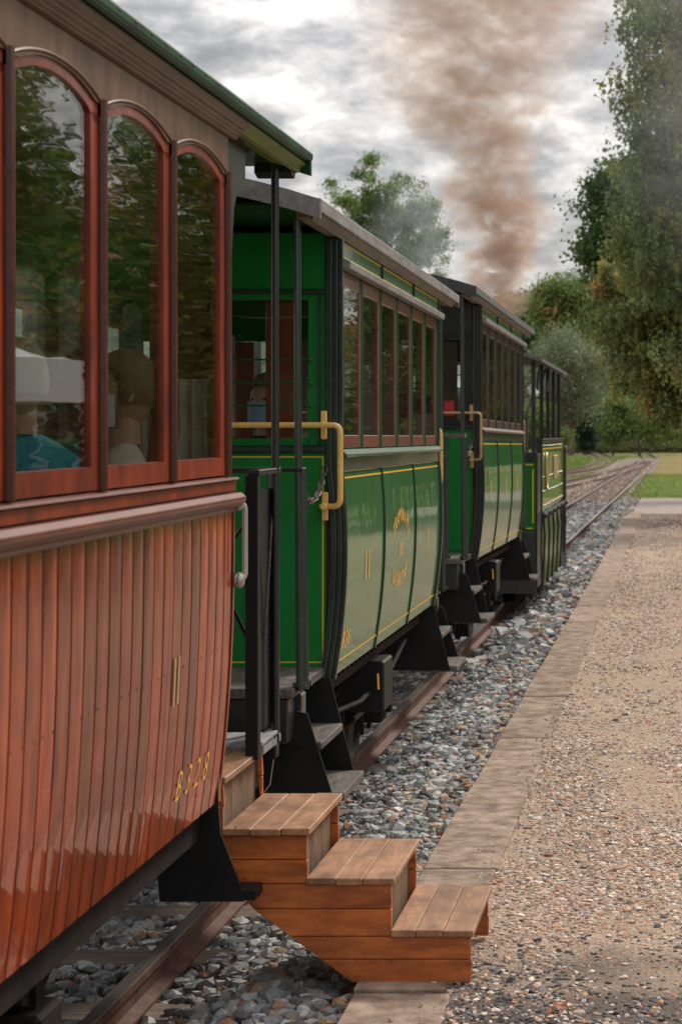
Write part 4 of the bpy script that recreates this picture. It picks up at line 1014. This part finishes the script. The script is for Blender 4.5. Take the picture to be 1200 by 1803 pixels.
    if longhair: h.tube([(0,-.10,hz+.02),(0,-.125,hz-.08),(0,-.10,hz-.22),(0,-.09,hz-.30)], [.035,.04,.032,.012], 10)
    h.build('hair', hair, hd, smooth=True)
    if mask:
        mk = MB().grid(lambda a,z: (.084*math.sin(a)*(1.0), .112*math.cos(a)+.010*(1-abs(a)/1.3), hz-.05+z), lin(-1.25,1.25,13), lin(-.055,.045,6), thick=(0,.003,0)); mk.build('face_mask', mask, hd, smooth=True)
    return r
person((-1.99, 6.22, 1.20), 0.3, 'grey-haired passenger in a teal blue top seen from behind in the near window', 'teal_cloth', 'hair_grey')
person((-1.70, 6.33, 1.17), 1.95, 'passenger with tied brown hair, white face mask and beige jacket in the second window', 'beige_cloth', 'hair_brown', mask='mask_white', longhair=True)
person((-1.90, 9.60, 1.20), PI-.35, 'masked passenger behind the barred end window of the middle green coach', 'dark_cloth', 'hair_brown', mask='mask_blue')
person((-1.78, 15.50, .96), PI, 'standing passenger with grey hair behind the end window of the black-ended coach', 'grey_cloth', 'hair_grey', seated=False, scale=.86)

# ------------------------------------------------------------------ trees
def leaves(name, C, size, cols, parent, droop=0.0):
    n = len(C); a = rng.normal(0,1,(n,3)); a /= np.linalg.norm(a,axis=1,keepdims=True); a[:,2] -= droop; a /= np.linalg.norm(a,axis=1,keepdims=True)
    b = rng.normal(0,1,(n,3)); b -= (b*a).sum(1,keepdims=True)*a; b /= np.linalg.norm(b,axis=1,keepdims=True)
    s = size[:,None]
    V = np.stack([C-a*s*.5, C+b*s*.34, C+a*s*.55, C-b*s*.34],1).reshape(-1,3)
    return mesh_np(name, V, np.arange(4*n).reshape(-1,4), np.repeat(cols,4,0), 'leaf', parent)
def tree(name, label, base, trunk_top, r, blobs, nclump, per, csize, lsize, palette, weights, strands=0, strandlen=1.5, bark='bark', group=None, droop=.2, cat='tree', shell=.55, nb=26, trunk_pts=None, twig=.5):
    base = Vector(base); root = tag(empty(name, base), label, cat, group)
    B = np.array([b[:6] for b in blobs], float); vol = B[:,3]*B[:,4]*B[:,5]; idx = rng.choice(len(B), nclump, p=vol/vol.sum())
    d = rng.normal(0,1,(nclump,3)); d /= np.linalg.norm(d,axis=1,keepdims=True); rad = rng.uniform(shell**3,1,(nclump,1))**(1/3)
    rad *= 1+rng.normal(0,.09,(nclump,1))
    cc = B[idx,:3]+d*rad*B[idx,3:6]
    cc = cc[cc[:,2] > .3]; nclump = len(cc)
    pc = np.array(palette)[rng.choice(len(palette), nclump, p=np.array(weights)/sum(weights))]*rng.uniform(.7,1.3,(nclump,1))
    n = nclump*per; ci = np.repeat(np.arange(nclump), per); off = rng.normal(0,1,(n,3))*csize*np.array([1,1,.7])
    if strands:
        t = rng.uniform(0,1,n); ns = strands; sidx = rng.integers(0,ns,n)
        so = rng.normal(0,1,(nclump,ns,2))*csize*.9; sl = rng.uniform(.4,1,(nclump,ns))*strandlen
        off = np.stack([so[ci,sidx,0]+rng.normal(0,.035,n), so[ci,sidx,1]+rng.normal(0,.035,n), -t*sl[ci,sidx]+rng.normal(0,.04,n)],1)
    C = cc[ci]+off; cols = (pc[ci]*2.15*rng.uniform(.8,1.25,(n,1))).clip(.005,.8)
    leaves('crown', C, rng.uniform(.7,1.25,n)*lsize, cols, root, droop)
    tp = [Vector(p) for p in (trunk_pts or [(0,0,-.2),(random.uniform(-.1,.1)*r*3,0,trunk_top*.35),(random.uniform(-.6,.6)*r,0,trunk_top*.7),(0,0,trunk_top)])]
    m_ = len(tp); b = MB().tube(tp, [r*(1.15-.75*i/(m_-1)) for i in range(m_)], 10); trunk = b.build('trunk', bark, root, smooth=True)
    lim = MB()
    for k in rng.choice(nclump, min(nb,nclump), replace=False):
        e_ = Vector(cc[k]); zz = min(trunk_top*.95, max(trunk_top*.3, e_.z*random.uniform(.45,.75))); 
        f_ = zz/trunk_top; seg = min(int(f_*(m_-1)), m_-2); s_ = tp[seg].lerp(tp[seg+1], f_*(m_-1)-seg)
        mid = s_.lerp(e_, .5)+Vector((random.uniform(-.3,.3), random.uniform(-.3,.3), random.uniform(.1,.5)))*r*2
        q_ = r*(.42-.25*f_); lim.tube([s_, mid, e_], [q_, q_*.6, q_*.15], 6)
    lim.build('limbs', bark, root, smooth=True)
    return root
GRN = [(.045,.075,.018),(.075,.105,.022),(.11,.12,.025),(.19,.13,.035),(.22,.10,.03)]
def blobs(px, D, bx_):
    out = []
    for (x, y, rr, *rest) in px:
        p = P(x, y, D); k = D/F; out.append((p.x-bx_, random.uniform(-1,1)*(rest[0] if rest else .5), p.z, rr*k, rr*k*1.0, rr*k))
    return out
# large drooping birch at the right
tree('birch_tree', 'tall drooping birch with yellowing leaves at the right edge beside the platform end', (2.6,40,0), 11, .26,
     blobs([(1190,20,95),(1125,120,55),(1185,190,90),(1110,200,45),(1150,290,75),(1120,380,60),(1180,420,100),(1090,270,22),(1260,100,110),(1290,300,130),(1330,480,130),(1260,620,90)],40,2.6),
     1700, 62, .15, .085, [(.065,.090,.035),(.085,.105,.036),(.11,.118,.036),(.16,.13,.04)], [4,5,3,.4], strands=5, strandlen=.55, nb=40, droop=.6, shell=.1)
tree('birch_tree', 'lower spreading birch with orange-yellow leaves overhanging the grass verge', (3.0,46,0), 7, .20,
     blobs([(1105,500,55),(1085,560,42),(1150,560,80),(1120,630,50),(1180,640,70),(1170,700,45),(1200,480,90),(1280,600,120),(1075,480,30)],46,3.0),
     900, 70, .17, .10, [(.07,.09,.035),(.10,.11,.035),(.14,.125,.038),(.20,.12,.04)], [4,5,2.6,.25], strands=5, strandlen=.6, nb=30, droop=.6, shell=.1)
tree('dark_oak_tree', 'darker dense tree behind the drooping birch, leaning out towards the smoke', (4.0,62,0), 10, .35,
     blobs([(1055,420,50),(1045,350,36),(1036,480,28),(1085,330,50),(1100,450,80),(1200,400,150),(1060,540,40)],62,4.0),
     800, 80, .25, .15, [(.030,.055,.018),(.045,.075,.025),(.075,.09,.03)], [4,4,1.5], nb=30, shell=.15)
tree('ash_tree', 'bushy orange-tinged tree standing behind the grey willow', (-9.5,235,0), 14, .5,
     blobs([(960,530,34,2),(1000,522,40,2),(1040,560,50,2),(985,575,40,2),(1080,600,60,2),(1120,660,60,2),(1060,530,26,2),(972,500,14,2)],235,-9.5), 700, 50, .7, .42, [(.055,.085,.022),(.09,.11,.03),(.20,.13,.05)], [4,4,1.2], nb=20, shell=.2)
tree('bluish_tree', 'far blue-green tree rising just over the roof of the black-ended coach', (-20,270,0), 12, .5,
     blobs([(922,560,42,2),(900,548,28,2),(950,595,45,2),(885,540,16,2),(930,640,40,2),(880,600,50,2)],270,-20), 420, 50, .8, .48, [(.07,.11,.06),(.09,.13,.07),(.12,.15,.07)], [3,3,1.5], nb=16, shell=.2)
tree('willow_tree', 'grey-olive willow with a reddish trunk beside the track curve', (-10.4,205,0), 7.2, .33,
     blobs([(1000,625,42,1),(958,640,32,1),(1040,645,34,1),(990,675,46,1),(935,665,26,1),(1050,695,22,1),(1012,598,24,1),(975,605,24,1),(1025,705,30,1),(960,715,30,1),(1062,640,20,1),(985,590,18,1),(1005,730,24,1)],205,-10.4), 420, 46, .75, .22, [(.10,.115,.07),(.14,.15,.095),(.08,.10,.055)], [4,2,3], bark='bark_red', nb=120, shell=.0,
     trunk_pts=[(.1,0,-.3),(.05,0,2.2),(-.2,0,4.6),(.1,0,8.4)])
for bl, lab in (([(945,742,26,1),(965,765,22,1),(935,775,20,1),(955,725,16,1)],'pale green bush left of the willow trunk'),([(985,772,13,1),(975,785,10,1)],'low bush at the foot of the willow trunk'),([(1078,756,20,1),(1098,740,26,1),(1082,778,14,1),(1085,715,18,1)],'bush right of the dark ivy column'),([(1125,735,30,1),(1150,755,26,1),(1185,745,34,1),(1165,715,26,1)],'wide dark bush under the yellowing birch')):
    tree('bush', lab, (P(bl[0][0],780,198).x,198,0), 1.6, .12, blobs(bl,198,P(bl[0][0],780,198).x), 90*len(bl)//2, 40, .42, .26, [(.06,.095,.03),(.09,.12,.035),(.12,.13,.045)], [3,4,1.5], nb=8, shell=.1, cat='bush', group='bushes at the edge of the far wood')
tree('ivy_tree', 'dark ivy-clad trunk forming a narrow column beside the willow', (-8.9,210,0), 6.4, .4,
     blobs([(1034,700,15,0),(1033,725,17,0),(1032,752,18,0),(1031,778,17,0)],210,-8.9), 260, 60, .22, .20, [(.012,.030,.018),(.020,.042,.024)], [3,2], nb=4, shell=.3)
# the tall tree seen over the second coach, dense lobes on separate limbs
def lobed(px):
    out = []
    for (x, y, rr) in px:
        p = P(x, y, 120); out.append((p.x+17.0, 0+random.uniform(-1,1), p.z, rr*.86*120/F, rr*.86*120/F, rr*.8*120/F))
    return out
tree('poplar_tree', 'tall leafy tree with separate rounded tufts rising over the middle coach roof', (-17.0,120,0), 13, .35,
     lobed([(660,283,22),(640,310,22),(672,345,34),(640,375,38),(600,350,26),(588,330,14),(705,325,22),(690,390,42),(650,430,44),(610,400,26),(735,335,20),(745,375,34),(765,420,32),(735,440,40),(700,470,40),(785,455,14),(770,485,24),(560,352,8),(760,350,20)]),
     420, 60, .24, .16, [(.055,.10,.022),(.09,.14,.03),(.04,.07,.022),(.12,.13,.04)], [4,4,3,1.5], nb=60, shell=.1,
     trunk_pts=[(0,0,-.2),(.1,0,5),(-.1,0,9),(.2,0,16)])
# far wood that closes the view
for (nm, lab, x0, x1, y, h, pl, ls) in (('far_wood','',-160,70,345,17,[(.045,.075,.02),(.07,.10,.03),(.035,.06,.02)],.85),('hedge','',-6.5,30,262,9.5,[(.055,.095,.026),(.08,.125,.035),(.035,.065,.02)],.42)):
    n = 26000 if nm == 'far_wood' else 34000
    x = rng.uniform(x0,x1,n); hh = h*(.72+.28*np.sin(x*.21+1)*np.sin(x*.093)+.12*np.sin(x*.9)); z = hh*rng.uniform(0,1,n)**.75; yy = y+rng.uniform(-3,3,n)+2.2*np.sin(x*.8+z*.7)+z*.25
    k = (np.floor(x/1.6)*7+np.floor(z/1.3)*13).astype(int) % len(pl)
    cols = np.array(pl)[k]*1.4*rng.uniform(.7,1.3,(n,1)); o = leaves(nm, np.stack([x,yy,z-.2],1), rng.uniform(.7,1.4,n)*ls, cols, None, .2); tag(o, kind='stuff')
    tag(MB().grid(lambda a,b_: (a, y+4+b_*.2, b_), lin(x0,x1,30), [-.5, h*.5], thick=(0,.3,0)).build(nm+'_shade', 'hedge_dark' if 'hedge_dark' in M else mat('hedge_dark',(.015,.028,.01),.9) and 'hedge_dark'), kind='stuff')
# low shrubs before the hedge and grass tufts along the far track
n = 9000; x = rng.uniform(-12,8,n); y = 236+rng.uniform(-3,3,n)+.3*x; z = np.abs(rng.normal(0,.55,n))
o = leaves('undergrowth', np.stack([x,y,z-.15],1), rng.uniform(.2,.45,n), np.array([(.10,.12,.03),(.16,.13,.06),(.07,.10,.03)])[rng.integers(0,3,n)]*rng.uniform(.7,1.3,(n,1)), None); tag(o, kind='stuff')
def blades(name, x, y, z, h, cols):
    n = len(x); a = rng.uniform(0,2*PI,n); w = h*.09; dx, dy = np.cos(a)*w, np.sin(a)*w; lx, ly = rng.normal(0,.35,n)*h, rng.normal(0,.35,n)*h
    V = np.stack([np.stack([x-dx,y-dy,z],1), np.stack([x+dx,y+dy,z],1), np.stack([x+lx,y+ly,z+h],1)],1).reshape(-1,3)
    tag(mesh_np(name, V, np.arange(3*n).reshape(-1,3), np.repeat(cols,3,0), 'leaf'), kind='stuff')
n = 16000; x = rng.uniform(-12,-4.2,n); y = 45+rng.uniform(0,1,n)**1.3*140; cols = np.array([(.10,.19,.025),(.16,.24,.04),(.28,.22,.09)])[rng.choice(3,n,p=[.5,.35,.15])]*rng.uniform(.8,1.2,(n,1))
blades('grass_tufts', x, y, np.full(n,-.24), rng.uniform(.06,.16,n)*(y/80).clip(.6,1.8), cols)
n = 16000; x = -1.55+rng.uniform(0,1,n)**1.4*3.9; y = 58.6+rng.uniform(0,1,n)**1.2*40; cols = np.array([(.12,.22,.025),(.18,.27,.04),(.30,.26,.09)])[rng.choice(3,n,p=[.5,.38,.12])]*rng.uniform(.8,1.2,(n,1))
blades('verge_tufts', x, y, np.full(n,-.11), rng.uniform(.04,.10,n), cols)

# the other side of the platform, seen only in the window glass and the paint
refl = [(-1,10.5,25.5,.85),(2,10.5,33,1.0),(0,13,43,1.15),(1,9,54,1.0),(3,14,12,1.0),(0,17,60,1.2)]
labs = ['weeping birch nearest the marquee, reflected in the near coach windows','weeping birch behind the marquee, reflected in the glass','tall weeping birch beside the brick house','weeping birch in front of the brick house gable','weeping birch on the lawn level with the wooden steps','weeping birch furthest along the lawn']
for (dx, x, y, s_), lab in zip(refl, labs):
    tree('birch_tree', lab, (x,y,0), 10*s_, .22,
      [(0,0,7.5*s_,3.0,3.0,3.6*s_),(-.5,0,5*s_,3.2,3.2,2.8*s_),(.3,0,10*s_,2.0,2.0,2.4*s_)], 520, 62, .35, .17, [(.04,.07,.015),(.07,.10,.02),(.15,.13,.03),(.24,.15,.04)], [5,4,1.6,.7], strands=4, strandlen=2.0, nb=18, droop=.6, shell=.35)
n = 42000; y = rng.uniform(8,135,n); z = 9.5*rng.uniform(0,1,n)**.8*(.75+.25*np.sin(y*.31)*np.sin(y*.11+1)); x = 15+rng.normal(0,1.2,n)+1.2*np.sin(y*.9+z)
k = (np.floor(y/1.7)*7+np.floor(z/1.2)*5).astype(int) % 3
tag(leaves('hedgerow', np.stack([x,y,z-.1],1), rng.uniform(.3,.65,n), np.array([(.07,.11,.03),(.12,.14,.04),(.17,.13,.045)])[k]*rng.uniform(.7,1.3,(n,1)), None), kind='stuff')
mq = tag(empty('marquee', (6.1,25.0,0)), 'white canvas market tent on the lawn, reflected in the near coach window', 'marquee')
MB().add([(-1.7,-.9,2.70),(1.7,-.9,2.70),(1.7,.9,2.70),(-1.7,.9,2.70),(0,0,3.10)], [(0,1,4),(1,2,4),(2,3,4),(3,0,4)]).build('canopy', 'canvas_white', mq)
b = MB()
for (xa,xb,ya,yb) in ((-1.7,1.7,-.91,-.90),(-1.7,1.7,.90,.91),(-1.71,-1.70,-.9,.9),(1.70,1.71,-.9,.9)): b.box(xa,xb,ya,yb,2.2,2.72)
b.build('valance', 'canvas_white', mq)
for sx_ in (-1,1):
    for sy_ in (-1,1): MB().tube([(sx_*1.66,sy_*.86,0),(sx_*1.66,sy_*.86,2.7)], .025, 8).build('pole', 'steel', mq)
hs = tag(empty('brick_house', (13,62,0)), 'red brick house with a brown tiled roof behind the lawn trees, seen in reflection', 'house')
bx('wall', 'brick', hs, -5,5,-4,4,-.2,3.6); MB().prism([(-5.4,3.6),(5.4,3.6),(0,7.0)], 'y', -4.4, 4.4).build('roof', 'roof_tile', hs)
for y in (-2.4,0,2.4):
    w_ = bx('window', 'canvas_white', hs, -5.06,-4.99,y-.6,y+.6,1.6,3.0); MB().box(-5.08,-5.065,y-.5,y+.5,1.7,2.9).build('pane', 'glass', w_)
# fallen leaf by the front edge and a few on the gravel
def leaf(loc, s, rz, label, m='dead_leaf'):
    if 'dead_leaf' not in M: noise_col(mat('dead_leaf', rough=.8), (.16,.045,.02), (.42,.16,.07), (1,1,1), 30, 5)
    pts = []
    for i in range(18):
        g = 2*PI*i/18; rr = s*(.62+.38*abs(math.cos(2.5*g))); pts.append((rr*math.cos(g), rr*math.sin(g)*.75, s*(.28*math.cos(2*g)+.22)))
    b = MB().add([(0,0,s*.05)]+pts, [(0,i+1,(i+1)%18+1) for i in range(18)]); b.tube([(0,0,s*.05),(-s*.6,0,s*.3),(-s*1.2,.1*s,s*.35)], s*.03, 5)
    o = b.build('fallen_leaf', m); o.location = loc; o.rotation_euler = (0,0,rz); tag(o, label, 'leaf', 'fallen leaves')
p = P(985,1780,6.4); leaf((p.x,6.42,.006), .035, .4, 'crumpled red-brown leaf on dark gravel at the bottom edge of the view')
p = P(1020,1010,26.6); leaf((p.x,24,.0), .03, 1.4, 'small brown leaf on pale gravel far along the platform')
leaf((-.30,9.2,.002), .022, 2.1, 'small brown leaf on pale gravel midway along the platform')

# ------------------------------------------------------------------ smoke
def smoke(name, box, fields, dens, col, nscale, thresh, label_kind='stuff', aniso=.2, absorb=None):
    """fields: list of (z, centre x, half width) polyline of the plume"""
    m = bpy.data.materials.new(name+'_volume'); m.use_nodes = True; T = m.node_tree; T.nodes.clear(); L = T.links.new
    def nd(t, **k):
        n = T.nodes.new(t)
        for a, c in k.items(): setattr(n, a, c)
        return n
    def mth(op, a, b=None, c=None, clamp=False):
        n = nd('ShaderNodeMath', operation=op); n.use_clamp = clamp
        for i, v in enumerate((a,b,c)):
            if v is None: continue
            if isinstance(v, (int,float)): n.inputs[i].default_value = v
            else: L(v, n.inputs[i])
        return n.outputs[0]
    tc = nd('ShaderNodeTexCoord'); sx = nd('ShaderNodeSeparateXYZ'); L(tc.outputs['Object'], sx.inputs[0])
    X, Y_, Z = sx.outputs
    z0, z1 = fields[0][0], fields[-1][0]
    tz = nd('ShaderNodeMapRange'); tz.inputs['From Min'].default_value = z0; tz.inputs['From Max'].default_value = z1; L(Z, tz.inputs[0])
    def curve(idx, lo, hi):
        r_ = nd('ShaderNodeValToRGB'); r_.color_ramp.interpolation = 'EASE'; e = r_.color_ramp.elements
        for i, f in enumerate(fields):
            p = (f[0]-z0)/(z1-z0); v = (f[idx]-lo)/(hi-lo)
            q = e[0] if i == 0 else (e[-1] if i == len(fields)-1 else e.new(p)); q.position = p; q.color = (v,v,v,1)
        L(tz.outputs[0], r_.inputs[0]); return mth('MULTIPLY_ADD', r_.outputs[0], hi-lo, lo)
    xc = curve(1, -3, 3); hw = curve(2, 0, 2); dn = curve(3, 0, 4)
    nz0 = nd('ShaderNodeTexNoise'); nz0.inputs['Scale'].default_value = nscale*.45; nz0.inputs['Detail'].default_value = 2; L(tc.outputs['Object'], nz0.inputs[0])
    dx = mth('ADD', mth('SUBTRACT', X, xc), mth('MULTIPLY', mth('SUBTRACT', nz0.outputs[0], .5), .9))
    r2 = mth('SQRT', mth('ADD', mth('POWER', mth('ABSOLUTE', mth('DIVIDE', dx, hw)), 2), mth('POWER', mth('ABSOLUTE', mth('DIVIDE', Y_, mth('ADD', mth('MULTIPLY', hw, .7), .1))), 2)))
    fall = mth('SUBTRACT', 1.0, r2, clamp=True)
    mp = nd('ShaderNodeMapping'); mp.inputs['Scale'].default_value = (1,1,1.35); L(tc.outputs['Object'], mp.inputs[0])
    nz = nd('ShaderNodeTexNoise'); nz.inputs['Scale'].default_value = nscale; nz.inputs['Detail'].default_value = 5; nz.inputs['Roughness'].default_value = .62; nz.inputs['Distortion'].default_value = .6; L(mp.outputs[0], nz.inputs[0])
    nn = nd('ShaderNodeMapRange'); nn.inputs['From Min'].default_value = thresh; nn.inputs['From Max'].default_value = thresh+.30; L(nz.outputs[0], nn.inputs[0])
    D = mth('MULTIPLY', mth('MULTIPLY', mth('MULTIPLY', fall, nn.outputs[0]), dn), dens)
    pv = nd('ShaderNodeVolumePrincipled'); pv.inputs['Color'].default_value = (*col,1); pv.inputs['Anisotropy'].default_value = aniso
    if absorb: pv.inputs['Absorption Color'].default_value = (*absorb,1)
    L(D, pv.inputs['Density']); o_ = nd('ShaderNodeOutputMaterial'); L(pv.outputs[0], o_.inputs['Volume'])
    b = MB().box(*box); o = b.build(name, m); tag(o, kind='stuff'); return o
sm_ = smoke('smoke_plume', (-2.6,2.6,-1.3,1.3,0,6.2), [(0,.0,.22,1.8),(.35,.05,.42,3.3),(1.0,.12,.58,3.4),(1.9,.0,.75,1.5),(2.9,-.3,1.35,.8),(4.0,-.1,1.8,.65),(6.2,.2,2.0,.5)], 6.6, (.47,.33,.26), 2.8, .38, absorb=(.36,.22,.16))
sm_.location = (-2.22, 25.2, 3.15)

w1 = smoke('drifting_smoke', (-3,3,-1.5,1.5,0,4.5), [(0,.15,.75,1.0),(1.2,.1,.9,2.2),(2.6,.5,.9,.8),(4.5,.6,1.0,0)], .36, (.74,.82,.93), 1.0, .34, absorb=(.8,.84,.88))
w1.location = (-3.9, 31, 3.7)
w2 = smoke('drifting_smoke', (-3,3,-1.5,1.5,0,7), [(0,.4,1.2,0),(2.5,.5,1.8,1.0),(4.6,.6,2.0,1.0),(7,.4,1.6,0)], .16, (.85,.88,.93), .8, .32, absorb=(.9,.9,.92))
w2.location = (-.1, 33.5, 3.8)
